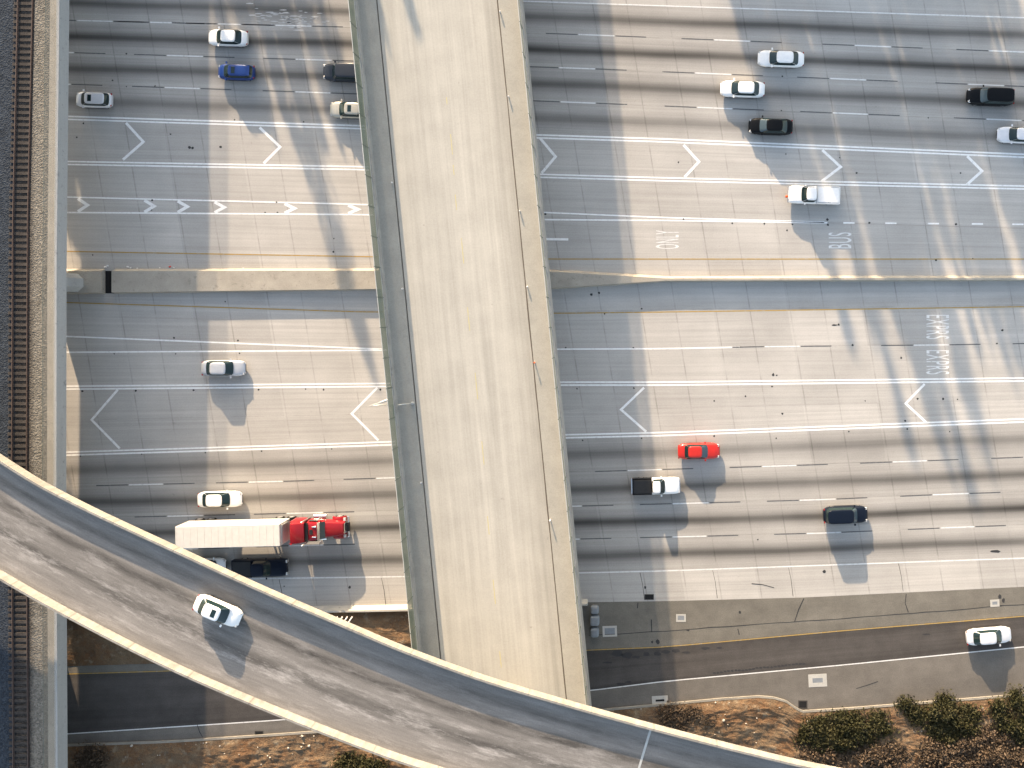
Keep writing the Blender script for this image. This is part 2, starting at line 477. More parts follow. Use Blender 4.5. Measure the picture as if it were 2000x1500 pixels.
def graded(name, mat, rows, z, sub=4, parent=None):
    """rows: (line function, lane number); builds a sheet with uv = (metres along, lane number)"""
    xs = XS
    ys = []
    for k in range(len(rows) - 1):
        n = sub
        for i in range(n):
            ys.append((rows[k], rows[k + 1], i / n))
    ys.append((rows[-1], rows[-1], 0.0))
    vs, uvs, fs = [], [], []
    for (a, b, t) in ys:
        for x in xs:
            py = a[0](x) * (1 - t) + b[0](x) * t
            p = P(x, py, z)
            vs.append(p); uvs.append((p[0], a[1] * (1 - t) + b[1] * t))
    n = len(xs)
    for r in range(len(ys) - 1):
        for i in range(n - 1):
            fs.append((r * n + i, (r + 1) * n + i, (r + 1) * n + i + 1, r * n + i + 1))
    me = bpy.data.meshes.new(name); me.from_pydata(vs, [], fs)
    ul = me.uv_layers.new(name='UVMap')
    for l in me.loops: ul.data[l.index].uv = uvs[l.vertex_index]
    me.materials.append(mat)
    o = bpy.data.objects.new(name, me); COL.objects.link(o)
    if parent: o.parent = parent
    return o

def off(f, d):
    return lambda x: f(x) + d

# ground
g = sheet(MB()); g.poly([(-3000, -3000, -0.06), (3000, -3000, -0.06), (3000, 3000, -0.06), (-3000, 3000, -0.06)])
tag(g.build('ground', M['soil']), kind='structure')
roadA = graded('roadway', M['road'], [(off(LT, -150), 6.0), (LT, 4.0), (LA, 3.0), (LB, 2.0), (LC, 1.0), (LD, 0.0), (LE, -1.0), (LF, -2.0), (LY, -3.0), (off(M1, 6), -3.6)], 0.0)
roadB = graded('roadway', M['road'], [(off(M2, -4), -4.3), (KY, -4.0), (KI, -3.0), (KJ, -2.0), (KK, 0.0), (K1, 1.0), (K2, 2.0), (K3, 3.0), (KN, 4.0), (KQ, 4.9)], 0.0)
# express buffer keeps its own pair of slabs
for o in (roadA, roadB): tag(o, kind='structure')
gore = tag(graded('gore_pavement', M['gore'], [(KQ, 0.0), (GS, 2.0), (GY, 4.0)], 0.0), kind='structure')
exitr = tag(graded('exit_road', M['exit'], [(GY, 0.0), (GW, 4.5)], 0.0), kind='structure')
exits = tag(graded('road_shoulder', M['exit_sh'], [(GW, 0.0), (CURB, 3.0)], 0.0), kind='structure')

# ------------------------------------------------------------------ painted markings (children of the road they are painted on)
ZM = 0.006
def stripe(mb, f, x0, x1, w, d=0.0, z=ZM):
    """stripe of width w metres following line f between photo columns x0..x1, shifted d metres down the picture"""
    n = max(2, int((x1 - x0) / 60) + 2)
    a, b = [], []
    for i in range(n):
        x = x0 + (x1 - x0) * i / (n - 1)
        p = P(x, f(x), z)
        a.append((p[0], p[1] - d + w / 2, z)); b.append((p[0], p[1] - d - w / 2, z))
    mb.keep = True
    mb.ribbon(b, a)
def mark(name, mat, parent, items, z=ZM):
    mb = sheet(MB())
    for it in items: stripe(mb, *it, z=z)
    return mb.build(name, mat, parent)
LX, RX = -300, 2400
mark('edge_line', M['white_worn'], roadA, [(LT, LX, RX, 0.13)])
mark('double_line', M['white'], roadA, [(LD, LX, RX, 0.18, -0.15), (LD, LX, RX, 0.18, 0.18)])
mark('double_line', M['white'], roadA, [(LE, LX, RX, 0.18, -0.15), (LE, LX, RX, 0.18, 0.18)])
mark('merge_line', M['white'], roadA, [(LF, LX, 1610, 0.17)])
mark('merge_line', M['white'], roadA, [(LG, LX, 1616, 0.17)])
mark('yellow_line', M['yellow'], roadA, [(LY, LX, RX, 0.13)])
mark('yellow_line', M['yellow'], roadB, [(KY, LX, RX, 0.13)])
mark('merge_line', M['white'], roadB, [(KH, LX, 748, 0.17)])
mark('merge_line', M['white'], roadB, [(KI, LX, 1445, 0.17)])
mark('double_line', M['white'], roadB, [(KJ, LX, RX, 0.18, -0.15), (KJ, LX, RX, 0.18, 0.18)])
mark('double_line', M['white'], roadB, [(KK, LX, RX, 0.18, -0.16), (KK, LX, RX, 0.18, 0.18)])
mark('edge_line', M['white_worn'], roadB, [(KN, LX, RX, 0.14)])
mark('yellow_line', M['yellow'], exitr, [(off(GY, 1.5), LX, RX, 0.11)])
mark('edge_line', M['white_worn'], exitr, [(off(GW, -1.5), LX, RX, 0.12)])

def dashes(parent, f, starts, wl, bl=62):
    """white dashes, each with a black contrast dash before and after"""
    w, b = [], []
    for x in starts:
        w.append((f, x, x + wl, 0.14)); b.append((f, x - bl - 2, x - 2, 0.11)); b.append((f, x + wl + 2, x + wl + bl, 0.11))
    mark('lane_dash', M['white_worn'], parent, w)
    mark('contrast_dash', M['black_line'], parent, b)
dashes(roadA, LA, [-118, 150, 293, 400, 538, 1130, 1395, 1670, 1932, 2200], 70)
dashes(roadA, LB, [-178, 74, 326, 578, 1092, 1358, 1621, 1891, 2160], 70)
dashes(roadA, LC, [-180, 70, 322, 577, 1095, 1362, 1627, 1927, 2190], 68)
dashes(roadB, K1, [-5, 252, 486, 735, 1226, 1489, 1744, 2000], 66)
dashes(roadB, K2, [-150, 90, 327, 560, 1066, 1314, 1562, 1822, 2080], 70)
dashes(roadB, K3, [-170, 75, 320, 565, 1066, 1314, 1576, 1837, 2095], 66)
dashes(roadB, KI, [1494, 1785, 2042], 68)
mark('lane_dash', M['white'], roadA, [(LG, x, x + 22, 0.17) for x in (1647, 1729, 1812, 1898, 1977, 2062)])
mark('lane_dash', M['white'], roadA, [(line([(1062, 467), (1112, 467.5)]), 1040, 1110, 0.26)])

def chevrons(parent, items, w):
    for (a, b, c) in items:
        mb = sheet(MB())
        A, B, C = [Vector(P(*q, ZM + 0.004)) for q in (a, b, c)]
        def strip(p, q, q2):
            d = (q - p).normalized(); n = Vector((-d.y, d.x, 0)) * w / 2
            return p + n, p - n
        d1 = (B - A).normalized(); n1 = Vector((-d1.y, d1.x, 0)); d2 = (C - B).normalized(); n2 = Vector((-d2.y, d2.x, 0))
        mt = (n1 + n2).normalized(); mt = mt * (w / 2 / mt.dot(n1))
        a1 = n1 * w / 2; c1 = n2 * w / 2
        mb.add([A + a1, A - a1, B + mt, B - mt, C + c1, C - c1], [(0, 1, 3, 2), (2, 3, 5, 4)])
        o = mb.build('chevron_marking', M['white'], parent)
        me = o.data
        if me.polygons[0].normal.z < 0: me.flip_normals()
chevrons(roadA, [((246, 240), (280, 277), (240, 312)), ((507, 249), (547, 287), (515, 319)), ((1055, 270), (1085, 306), (1058, 338)),
                 ((1335, 283), (1365, 316), (1337, 346)), ((1606, 293), (1642, 326), (1605, 354)), ((1889, 305), (1918, 334), (1888, 361))], 0.30)
for xa in (170, 300, 365, 437, 574, 698):
    yF, yG = LF(xa), LG(xa)
    chevrons(roadA, [((xa - 18, yF + 2), (xa + 1, (yF + yG) / 2), (xa - 18, yG - 2))], 0.34)
chevrons(roadB, [((230, 761), (179, 820), (234, 876)), ((737, 757), (687, 808), (739, 860)), ((1258, 757), (1213, 800), (1262, 843)),
                 ((1806, 750), (1769, 788), (1810, 826))], 0.26)

def word(txt, parent, x0, x1, y0, y1, rot):
    cu = bpy.data.curves.new('lettering', 'FONT'); cu.body = txt; cu.space_character = 1.12
    o = bpy.data.objects.new('lettering', cu); COL.objects.link(o)
    bpy.context.view_layer.update()
    me = bpy.data.meshes.new_from_object(o.evaluated_get(bpy.context.evaluated_depsgraph_get()))
    bpy.data.objects.remove(o)
    xs = [v.co.x for v in me.vertices]; ys = [v.co.y for v in me.vertices]
    w, h = max(xs) - min(xs), max(ys) - min(ys); mx, my = min(xs) + w / 2, min(ys) + h / 2
    A = P(x0, y0); B = P(x1, y1)
    LXm, LYm = abs(B[0] - A[0]), abs(B[1] - A[1]); cx, cy = (A[0] + B[0]) / 2, (A[1] + B[1]) / 2
    for v in me.vertices:
        t, u = (v.co.x - mx) / w * LYm, (v.co.y - my) / h * LXm
        v.co = (cx - u, cy + t, ZM) if rot > 0 else (cx + u, cy - t, ZM)
    if me.polygons[0].normal.z < 0: me.flip_normals()
    me.materials.clear(); me.materials.append(M['white'])
    lo = bpy.data.objects.new('lettering', me); me.materials[0] = M['white_worn']; COL.objects.link(lo); lo.parent = parent
word('BUS', roadA, 1618, 1663, 454, 485, 1)
word('ONLY', roadA, 1281, 1326, 450, 486, 1)
word('EXPRS', roadB, 1809, 1854, 615, 662, -1)
word('EXPRS', roadB, 1809, 1854, 684, 731, -1)

# tar spots and stains on the slabs
def blob(mb, px, py, r, z=ZM + 0.002, sx=1.0, n=11):
    c = P(px, py); ph = random.random() * 6
    mb.keep = True
    mb.poly([(c[0] + sx * r * math.cos(t) * (0.75 + 0.45 * noise.noise((math.cos(t) * 1.3 + px, math.sin(t) * 1.3 + py, ph))),
              c[1] + r * math.sin(t) * (0.75 + 0.45 * noise.noise((math.cos(t) * 1.3 + px, math.sin(t) * 1.3 + py, ph + 3))), z)
             for t in [2 * math.pi * i / n for i in range(n)]])
mb = sheet(MB())
for (x, y, r) in [(370, 288, .22), (376, 289, .18), (431, 287, .2), (333, 262, .13), (163, 241, .13), (150, 268, .12), (458, 234, .11), (593, 238, .11),
                  (297, 391, .15), (296, 410, .14), (540, 395, .13), (542, 415, .12), (518, 415, .11), (181, 498, .12), (651, 492, .14), (652, 466, .1),
                  (247, 105, .13), (220, 157, .12), (247, 169, .1), (303, 168, .11), (1065, 418, .17), (1335, 428, .13), (1430, 436, .13), (1493, 437, .14),
                  (1548, 438, .13), (1616, 429, .18), (1617, 439, .18), (1698, 435, .16), (1867, 438, .16), (1528, 149, .12), (1526, 216, .11), (1673, 338, .15),
                  (1876, 338, .13), (1640, 308, .1), (1828, 508, .15), (1813, 230, .1), (1537, 450, .14), (1900, 505, .09), (1325, 317, .14), (1535, 301, .1)]:
    blob(mb, x, y, r)
mb.build('tar_spots', M['tar'], roadA)
mb = sheet(MB())
for i in range(80):
    x = random.gauss(565, 38); y = random.gauss(38, 9) + (x - 565) * .12
    blob(mb, x, y, random.uniform(.03, .09), sx=random.uniform(3, 9), n=9)
mb.build('paint_smear', M['smear'], roadA)
mb = sheet(MB())
for (x, y, r) in [(161, 764, .16), (265, 763, .16), (378, 762, .16), (505, 761, .15), (597, 760, .11), (632, 761, .14), (743, 761, .15), (340, 660, .15), (465, 665, .14),
                  (223, 691, .1), (343, 691, .1), (468, 690, .12), (1127, 759, .12), (1238, 758, .13), (1105, 679, .11), (1237, 679, .12), (1138, 860, .12), (1253, 856, .12),
                  (1395, 852, .14), (1516, 856, .11), (1658, 843, .12), (1772, 838, .13), (1855, 843, .11), (1510, 732, .2), (1517, 733, .12), (1508, 755, .12), (1395, 783, .13),
                  (1456, 774, .13), (1842, 779, .17), (1870, 780, .1), (1792, 779, .14), (1947, 671, .14), (1958, 645, .18), (1665, 674, .15), (1690, 783, .1),
                  (157, 891, .1), (277, 887, .1), (401, 884, .1), (511, 881, .12), (648, 877, .1), (1155, 575, .2), (1170, 572, .15), (1638, 634, .16), (1760, 699, .15),
                  (555, 1145, .1), (683, 1147, .2), (440, 589, .1), (1253, 603, .12), (1181, 613, .11), (1480, 1054, .12), (1610, 1116, .25), (1260, 1147, .2)]:
    blob(mb, x, y, r)
for (x, y, r, sx) in [(1630, 635, .12, 4), (1528, 808, 0.16, 1), (1768, 822, .14, 1.2), (1945, 1077, .2, 4)]:
    blob(mb, x, y, r, sx=sx)
mb.build('tar_spots', M['tar'], roadB)
mb = sheet(MB())
for (x, y, r, sx) in [(1205, 1276, .5, 1.8), (1225, 1280, .42, 2.2), (1243, 1283, .2, 3), (1262, 1277, .3, 1.7), (1284, 1276, .32, 1.6), (1300, 1273, .28, 2.2), (1320, 1271, .25, 2.4),
                      (1340, 1274, .16, 4), (1378, 1266, .2, 3.5), (1405, 1265, .14, 3), (1188, 1294, .12, 6), (1212, 1336, .18, 4), (1228, 1332, .12, 4), (1810, 1239, .1, 7)]:
    blob(mb, x, y, r, sx=sx)
for i in range(26):
    blob(mb, 1395 + i * 7, 1314 - i * 0.72 + random.uniform(-1, 1), .13, sx=1.8)
mb.build('tar_spots', M['tar'], exitr)
mb = sheet(MB())
for (x, y, r, sx) in [(1285, 1253, .36, .8), (1274, 1254, .2, .8), (1445, 1196, .2, 1), (1953, 1165, .35, .8), (1960, 1172, .4, .6), (1945, 1183, .15, 6), (1344, 1231, .15, 1.5)]:
    blob(mb, x, y, r, sx=sx)
def crack(mb, pts, w=0.07, z=ZM + 0.004):
    mb.keep = True
    a, b = [], []
    for i, q in enumerate(pts):
        p = Vector(P(*q, z)); p0 = Vector(P(*pts[max(i - 1, 0)], z)); p1 = Vector(P(*pts[min(i + 1, len(pts) - 1)], z))
        d = (p1 - p0).normalized(); n = Vector((-d.y, d.x, 0)) * w / 2 * random.uniform(.7, 1.4)
        a.append(p + n); b.append(p - n)
    mb.ribbon(b, a)
crack(mb, [(x, GS(x) + random.uniform(-1, 1)) for x in range(1150, 2100, 30)], .065)
for pts in ([(1570, 1169), (1560, 1190), (1552, 1214)], [(1770, 1160), (1768, 1178), (1774, 1196)], [(1441, 1228), (1444, 1240)], [(1272, 1210), (1273, 1235)], [(1246, 1177), (1245, 1188)]):
    crack(mb, pts, .09)
mb.build('cracks', M['tar'], gore)
mb = sheet(MB())
for pts in ([(1468, 1140), (1490, 1142), (1512, 1148)], [(385, 1415), (390, 1430), (396, 1440)], [(1672, 1345), (1695, 1338), (1715, 1331)]):
    crack(mb, pts, .08)
mb.build('cracks', M['tar'], exits)
mb = sheet(MB())
for x in (1250, 1392, 1540, 1755, 545, 745):
    crack(mb, [(x, KN(x) + 2), (x + 5, KN(x) + 25), (x + 9, KQ(x) - 3)], .05)
mb.build('cracks', M['tar'], roadB)

# ------------------------------------------------------------------ median, barriers, kerb
def barrier_loft(name, mat, xs, north_base, north_top, south_top, south_base, h, label, cat):
    rings = []
    for x in xs:
        a = P(x, north_base(x)); b = P(x, north_base(x) + (north_top(x) - north_base(x)) * .45); c = P(x, north_top(x)); d = P(x, south_top(x)); e = P(x, south_base(x))
        rings.append([(a[0], a[1], -0.05), (a[0], a[1], 0.08), (b[0], b[1], 0.3), (c[0], c[1], h), (d[0], d[1], h), (e[0], e[1], 0.25), (e[0], e[1] - .03, -0.05)])
    m = MB(); m.loft(rings)
    o = m.build(name, mat)
    return tag(o, label, cat)
mx = lambda a, b: [x for x in XS if a < x < b]
med = empty('median', P(700, 548))
for (nm, xs) in (('barrier_segment', [-3000, -600, -200, -50, 60, 140, 206]), ('barrier_segment', [226] + list(range(260, 1320, 40)) + list(range(1320, 2240, 60)) + [2600, 4000])):
    rings = []
    for x in xs:
        yN, yS = M1(x), M2(x); h = 0.80
        q = [(yN - 3.0, -0.05), (yN - 2.5, 0.10), (yN + .2, 0.33), (yN + 2.2, h), (max(yS - 2.4, yN + 4.5), h), (max(yS - 1.2, yN + 6), .3), (max(yS, yN + 7), -0.05)]
        rings.append([(P(x, y)[0] - med.location.x, P(x, y)[1] - med.location.y, z) for (y, z) in q])
    m_ = MB(); m_.loft(rings); m_.build(nm, M['conc_tan'], med)
tag(med, 'raised tan concrete median dividing the two directions of the freeway', 'median')
# slot between the segments is floored with a near-black sheet
m_ = sheet(MB()); a, b = P(206, 529), P(226, 573)
m_.poly([(a[0] - med.location.x, b[1] - med.location.y, 0.012), (b[0] - med.location.x, b[1] - med.location.y, 0.012), (b[0] - med.location.x, a[1] - med.location.y, 0.012), (a[0] - med.location.x, a[1] - med.location.y, 0.012)])
m_.build('drain_slot', M['black'], med)

m_ = MB(); rings = []
for x in [-400, -100, 130, 300, 560, 660, 690, 760, 860, 1000, 1120, 1148]:
    yN = KQ(x) - 6
    q = [(yN - 1, -.05), (yN, .1), (yN + 2.5, .35), (yN + 4.5, .85), (yN + 8, .85), (yN + 9.5, .3), (yN + 12, -.05)]
    rings.append([(P(x, y)[0], P(x, y)[1], z) for (y, z) in q])
m_.loft(rings)
tag(m_.build('roadside_barrier', M['conc_pale']), 'pale concrete barrier along the freeway shoulder beside a bare dirt patch', 'barrier')

# crash cushion at the barrier's end by the overpass
cu = empty('crash_cushion', P(1162, 1215))
c0 = Vector(P(1162, 1215))
for (y0, y1, w) in ((1180, 1196, 16), (1199, 1219, 18), (1223, 1241, 16)):
    m_ = MB(); a, b = P(1162 - w / 2, y1), P(1162 + w / 2, y0)
    m_.box(a[0] - c0.x, b[0] - c0.x, a[1] - c0.y, b[1] - c0.y, 0.0, 0.85)
    o = m_.build('sand_module', M['lidgrey'], cu)
    bv = o.modifiers.new('bevel', 'BEVEL'); bv.width = 0.25; bv.segments = 3
tag(cu, 'grey crash cushion on the gore beside the overpass edge', 'crash cushion')

# kerb along the exit shoulder
m_ = MB()
kx = [x for x in [-2000, -400] + list(range(100, 1400, 50)) + list(range(1400, 1580, 8)) + list(range(1600, 2240, 50)) + [3500]]
rings = []
for x in kx:
    y = CURB(x)
    rings.append([(P(x, y - 1)[0], P(x, y - 1)[1], z) for z in (-.05, .12)] + [(P(x, y + 3.2)[0], P(x, y + 3.2)[1], z) for z in (.13, -.05)])
m_.loft(rings); tag(m_.build('kerb', M['kerb']), kind='structure')

# ------------------------------------------------------------------ storm drains and covers
def drain(px, py, w, h, label, fw, grate_mat, frame_mat, rz=0.0, group='drain inlets in the pavement', slats=True):
    root = empty('storm_drain', P(px, py, 0.004), rz)
    k = mpp()
    w, h, fw = w * k / 2, h * k / 2, fw * k
    m = MB()
    for (x0, x1, y0, y1) in ((-w, w, h - fw, h), (-w, w, -h, -h + fw), (-w, -w + fw, -h + fw, h - fw), (w - fw, w, -h + fw, h - fw)):
        m.box(x0, x1, y0, y1, 0.0, 0.012)
    m.build('frame', frame_mat, root)
    m = MB(); m.box(-w + fw, w - fw, -h + fw, h - fw, -.002, 0.004)
    if slats:
        n = 6
        for i in range(n):
            x = -w + fw + (2 * (w - fw)) * (i + .5) / n
            m.box(x - .012, x + .012, -h + fw, h - fw, 0.004, 0.010)
    m.build('grate', grate_mat, root)
    tag(root, label, 'drain', group)
M['paleframe'] = concrete('pale_frame', (0.42, 0.41, 0.38), 0.08)
M['darkframe'] = plain('dark_frame', (0.05, 0.045, 0.04), 0.7)
drain(1268, 1166, 18, 11, 'small black drain opening at the edge of the freeway shoulder', 1.2, M['black'], M['darkframe'])
drain(1330, 1207, 19, 15, 'small square grey cover in a pale frame on the gore beyond the scribbled tar', 3, M['lidgrey'], M['paleframe'], slats=False)
drain(1191, 1233, 28, 21, 'wide pale cover in the shade close to the overpass edge', 4, M['lidgrey'], M['paleframe'], R(2), slats=False)
drain(1597, 1329, 36, 25, 'large white-framed drain grate on the exit shoulder above the dirt bank', 8, M['lidgrey'], M['paleframe'], R(3))
drain(1289, 1368, 31, 18, 'white-framed dark drain against the kerb under the overpass corner', 7, M['black'], M['paleframe'], R(3))
drain(1568, 1376, 18, 16, 'dark kerb inlet where the kerb curves back by the dry bank', 2, M['black'], M['darkframe'])
drain(1943, 1178, 18, 14, 'pale framed cover beside a black tar splash on the gore', 4, M['lidgrey'], M['paleframe'], R(3), slats=False)
drain(506, 1432, 17, 9, 'dark drain opening at the kerb below the curved ramp', 1.5, M['black'], M['darkframe'])

# ------------------------------------------------------------------ central overpass
BZ = 9.0
def xl(a, b):            # straight edge through two photo points
    return lambda y: a[0] + (b[0] - a[0]) * (y - a[1]) / (b[1] - a[1])
def wx(a, b, z):         # the same edge as world x along world y
    A, B = P(*a, z), P(*b, z)
    return lambda Y: A[0] + (B[0] - A[0]) * (Y - A[1]) / (B[1] - A[1])
Y0, Y1 = -75.0, 160.0
eLi = wx((694.5, 0), (819, 1267), 10.1)          # inner face of the left parapet
cL = wx((735, 0), (859, 1276), BZ)               # left kerb
cR = wx((973, 0), (1107.5, 1363), BZ)            # right kerb
eRo = wx((1022, 0), (1155.5, 1377), 8.0)         # outer face of the right parapet
ob = empty('road_overpass', (0, 0, 0))
tag(ob, 'straight beige concrete road overpass with chain link fences crossing above the freeway', 'bridge')
def strip_prism(name, mat, fa, fb, z0, z1, parent, n=2, uvw=False, smooth=False):
    ys = [Y0 + (Y1 - Y0) * i / (n - 1) for i in range(n)]
    m = MB()
    rings = [[(fa(y), y, z0), (fb(y), y, z0), (fb(y), y, z1), (fa(y), y, z1)] for y in ys]
    m.loft(rings)
    o = m.build(name, mat, parent)
    if uvw:
        me = o.data; ul = me.uv_layers.new(name='UVMap')
        for l in me.loops:
            co = me.vertices[l.vertex_index].co
            ul.data[l.index].uv = (co.y, co.x - fa(co.y))
    return o
sh = lambda f, d: (lambda Y: f(Y) + d)
strip_prism('deck', M['deck'], cL, cR, 7.6, BZ, ob, 60, True)
strip_prism('sidewalk', M['walk'], eLi, sh(cL, -.002), 7.9, BZ + .16, ob, 30)
strip_prism('sidewalk', M['walk'], sh(cR, .002), sh(eRo, -.33), 7.9, BZ + .16, ob, 30)
strip_prism('parapet', M['conc'], sh(eLi, -.32), sh(eLi, -.002), 7.95, 10.1, ob, 30)
strip_prism('parapet', M['conc'], sh(eRo, -.328), eRo, 7.95, 10.1, ob, 30)
strip_prism('girder', M['conc_grey'], sh(eLi, 1.2), sh(eRo, -1.6), 6.3, 7.58, ob, 2)
strip_prism('gutter_stain', M['gutter'], cL, sh(cL, .10), BZ + .002, BZ + .006, ob, 2)
m_ = sheet(MB())
gy = [-50 + i * .8 for i in range(125)]
m_.ribbon([(cR(y) - .09 - .05 * (1 + noise.noise((y * .25, 1.7, 0))), y, BZ + .004) for y in gy], [(cR(y), y, BZ + .004) for y in gy])
m_.build('gutter_stain', M['gutter'], ob)
# fences on both parapets
for (side, fx) in (('l', sh(eLi, -.16)), ('r', sh(eRo, -.165))):
    fe = MB()
    fe.keep = True
    fe.ribbon([(fx(Y0), Y0, 10.1), (fx(Y1), Y1, 10.1)], [(fx(Y0), Y0, 12.1), (fx(Y1), Y1, 12.1)])
    fo = fe.build('fence', M['fence_dense'] if side == 'l' else M['fence'], ob)
    m_ = MB(); m_.tube([(fx(Y0), Y0, 12.12), (fx(Y1), Y1, 12.12)], 0.04, 6); m_.tube([(fx(Y0), Y0, 10.14), (fx(Y1), Y1, 10.14)], 0.03, 6)
    m_.build('top_rail', M['galv'], fo)
    y = -46.0
    while y < 50:
        m_ = MB(); m_.tube([(fx(y), y, 10.08), (fx(y), y, 12.16)], 0.05, 6)
        m_.build('fence_post', M['post'], fo)
        y += 3.0
# faded centre dashes
for (x, y, ln) in ((872, 190, 14), (880, 262, 40), (885, 322, 20), (889, 380, 30), (901, 465, 50), (913, 600, 46), (928, 728, 52), (941, 862, 46), (952, 1008, 36), (963, 1132, 48), (976, 1272, 32)):
    m_ = sheet(MB()); A, B = P(x, y, BZ), P(x + ln * .098, y + ln, BZ)
    m_.add([(A[0] - .05, A[1], BZ + .006), (B[0] - .05, B[1], BZ + .006), (B[0] + .05, B[1], BZ + .006), (A[0] + .05, A[1], BZ + .006)], [(0, 1, 2, 3)])
    m_.build('centre_dash', M['yellow_faded'], ob)
# piers standing in the median and beyond the shoulders
for py in (548, 1215):
    c = P(900 + (py - 548) * .098, py)
    for dx in (-5.5, 0.5):
        m_ = MB(); m_.tube([(c[0] + dx + .5, c[1], -.05), (c[0] + dx + .5, c[1], 6.32)], 0.75, 16); m_.build('pier', M['conc'], ob, True, 40)

# lamps and posts on the overpass
def bracket(base, tip, back, label):
    root = empty('lamp_bracket', base); b = Vector(base); t = Vector(tip) - b
    m_ = MB(); m_.tube([(0, 0, -.02), (0, 0, .28)], [.17, .13], 10); m_.build('base_plate', M['galv'], root)
    m_ = MB(); m_.tube([(0, 0, .2), t * .5 + Vector((0, 0, .12)), t], [.06, .05, .04], 8); m_.build('arm', M['galv'], root, True)
    if back:
        e = Vector(back) - b; d = (e - t).normalized()
        m_ = MB(); m_.tube([t, t.lerp(e, .55)], .045, 6); m_.build('strut', M['galv'], root)
        m_ = MB(); m_.loft([[t.lerp(e, s) + Vector((-d.y, d.x, 0)) * w * math.cos(a) + Vector((0, 0, 1)) * .07 * math.sin(a) for a in [i * math.pi / 4 for i in range(8)]]
                            for (s, w) in ((.5, .04), (.6, .10), (.95, .12), (1.0, .06))])
        m_.build('lamp_head', M['galv'], root, True)
    tag(root, label, 'lamp bracket', 'lamp brackets on the overpass')
bA = P(766, 789, 10.1)
bracket(bA, P(722, 793, 11.3), P(758, 781, 11.5), 'pale forked lamp bracket reaching out over the freeway from the fenced parapet')
bracket(P(806, 787, BZ + .16), P(777, 791, 10.6), None, 'single pale brace leaning from the shaded kerb towards the fence')

for (x, y, h, lab) in ((976, 24, .22, 'topmost small white post on the right kerb of the overpass'), (991, 189, .22, 'small white post on the right kerb near the top of the overpass'),
                       (1013, 412, .22, 'small white post on the sunlit kerb above the freeway median'), (770, 357, .22, 'small pale post on the shaded kerb level with the buffer chevrons'),
                       (792, 564, .22, 'small pale post on the shaded kerb above the freeway median'), (1026, 560, .2, 'low white post on the sunlit kerb just past the median'),
                       (1039, 708, .4, 'larger orange-tipped post on the sunlit kerb a little above the forked bracket'), (829, 942, .22, 'small pale post on the shaded kerb below the leaning brace'),
                       (1067, 1015, .4, 'white post with a rusty smear at its foot on the sunlit kerb')):
    f = cL if x < 900 else cR
    p = P(x, y, BZ + .16)
    root = empty('marker_post', (f(p[1]) + (-.12 if x < 900 else .12), p[1], BZ + .16))
    m_ = MB(); m_.tube([(0, 0, 0), (0, 0, h)], 0.055, 8); m_.build('post', M['litter'], root)
    m_ = MB(); m_.tube([(0, 0, h), (0, 0, h + .16)], [.09, .06], 8); m_.build('cap', M['orange'] if 'orange' in lab else M['litter'], root)
    tag(root, lab, 'marker post', 'marker posts along the overpass kerbs')

# ------------------------------------------------------------------ rail viaduct at the left
RZ = 8.3
rb = empty('rail_viaduct', (0, 0, 0))
tag(rb, 'narrow concrete railway viaduct carrying a single track beside the freeway lanes', 'bridge')
def rx(off_):            # slightly bowed edge, measured from the outer right face
    pts = [(-900, 118), (-300, 118), (0, 116), (525, 110.5), (1000, 110), (1500, 112.5), (1900, 115), (2600, 118)]
    W = [P(a[1], a[0], 9.3) for a in pts]
    def f(Y):
        ys = [(w[1], w[0]) for w in W][::-1]
        return interp(ys, Y) + off_
    return f
RY = [-105 + i * 5 for i in range(46)]
def rail_strip(name, mat, fa, fb, z0, z1, parent):
    m = MB(); m.loft([[(fa(y), y, z0), (fb(y), y, z0), (fb(y), y, z1), (fa(y), y, z1)] for y in RY])
    return m.build(name, mat, parent)
tc = lambda y: interp([(P(44, 1500, RZ)[1], P(43, 1500, RZ)[0]), (P(0, 1000, RZ)[1], P(40, 1000, RZ)[0]), (P(0, 450, RZ)[1], P(42, 450, RZ)[0]), (P(0, 0, RZ)[1], P(52, 0, RZ)[0])], y)
rail_strip('deck', M['conc_grey'], rx(-12.0), rx(-.40), 7.3, RZ - .25, rb)
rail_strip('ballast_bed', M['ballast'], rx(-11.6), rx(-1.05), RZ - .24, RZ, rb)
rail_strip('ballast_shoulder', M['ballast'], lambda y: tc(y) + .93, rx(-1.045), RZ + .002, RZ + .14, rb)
rail_strip('walkway', M['conc_tan'], rx(-1.04), rx(-.302), RZ - .22, 9.15, rb)
rail_strip('parapet', M['conc_grey'], rx(-.30), rx(0), 7.72, 9.3, rb)
rail_strip('parapet', M['conc_grey'], rx(-12.3), rx(-12.002), 7.72, 9.3, rb)
rail_strip('girder', M['conc_grey'], rx(-9.5), rx(-2.6), 5.6, 7.28, rb)
fe = sheet(MB()); fx = rx(-.15)
fe.ribbon([(fx(y), y, 9.3) for y in RY], [(fx(y), y, 11.2) for y in RY])
fo = fe.build('fence', M['fence_pale'], rb)
m_ = MB(); m_.tube([(fx(y), y, 11.2) for y in RY], 0.02, 6); m_.build('top_rail', M['post'], fo)
# pier with a faceted nose standing on the median
c = P(148, 553)
m_ = MB()
prof = [(-2.6, -1.0), (.75, -1.0), (1.35, -.45), (1.35, .45), (.75, 1.0), (-2.6, 1.0)]
m_.loft([[(c[0] + x, c[1] + y, z) for (x, y) in prof] for z in (-.05, 5.6)])
m_.build('pier', M['conc_grey'], rb)
for py in (1262, 1500, -330):
    c = P(112, py)
    m_ = MB(); m_.loft([[(c[0] + x - 1.0, c[1] + y, z) for (x, y) in prof] for z in (-.05, 5.6)]); m_.build('pier', M['conc_grey'], rb)
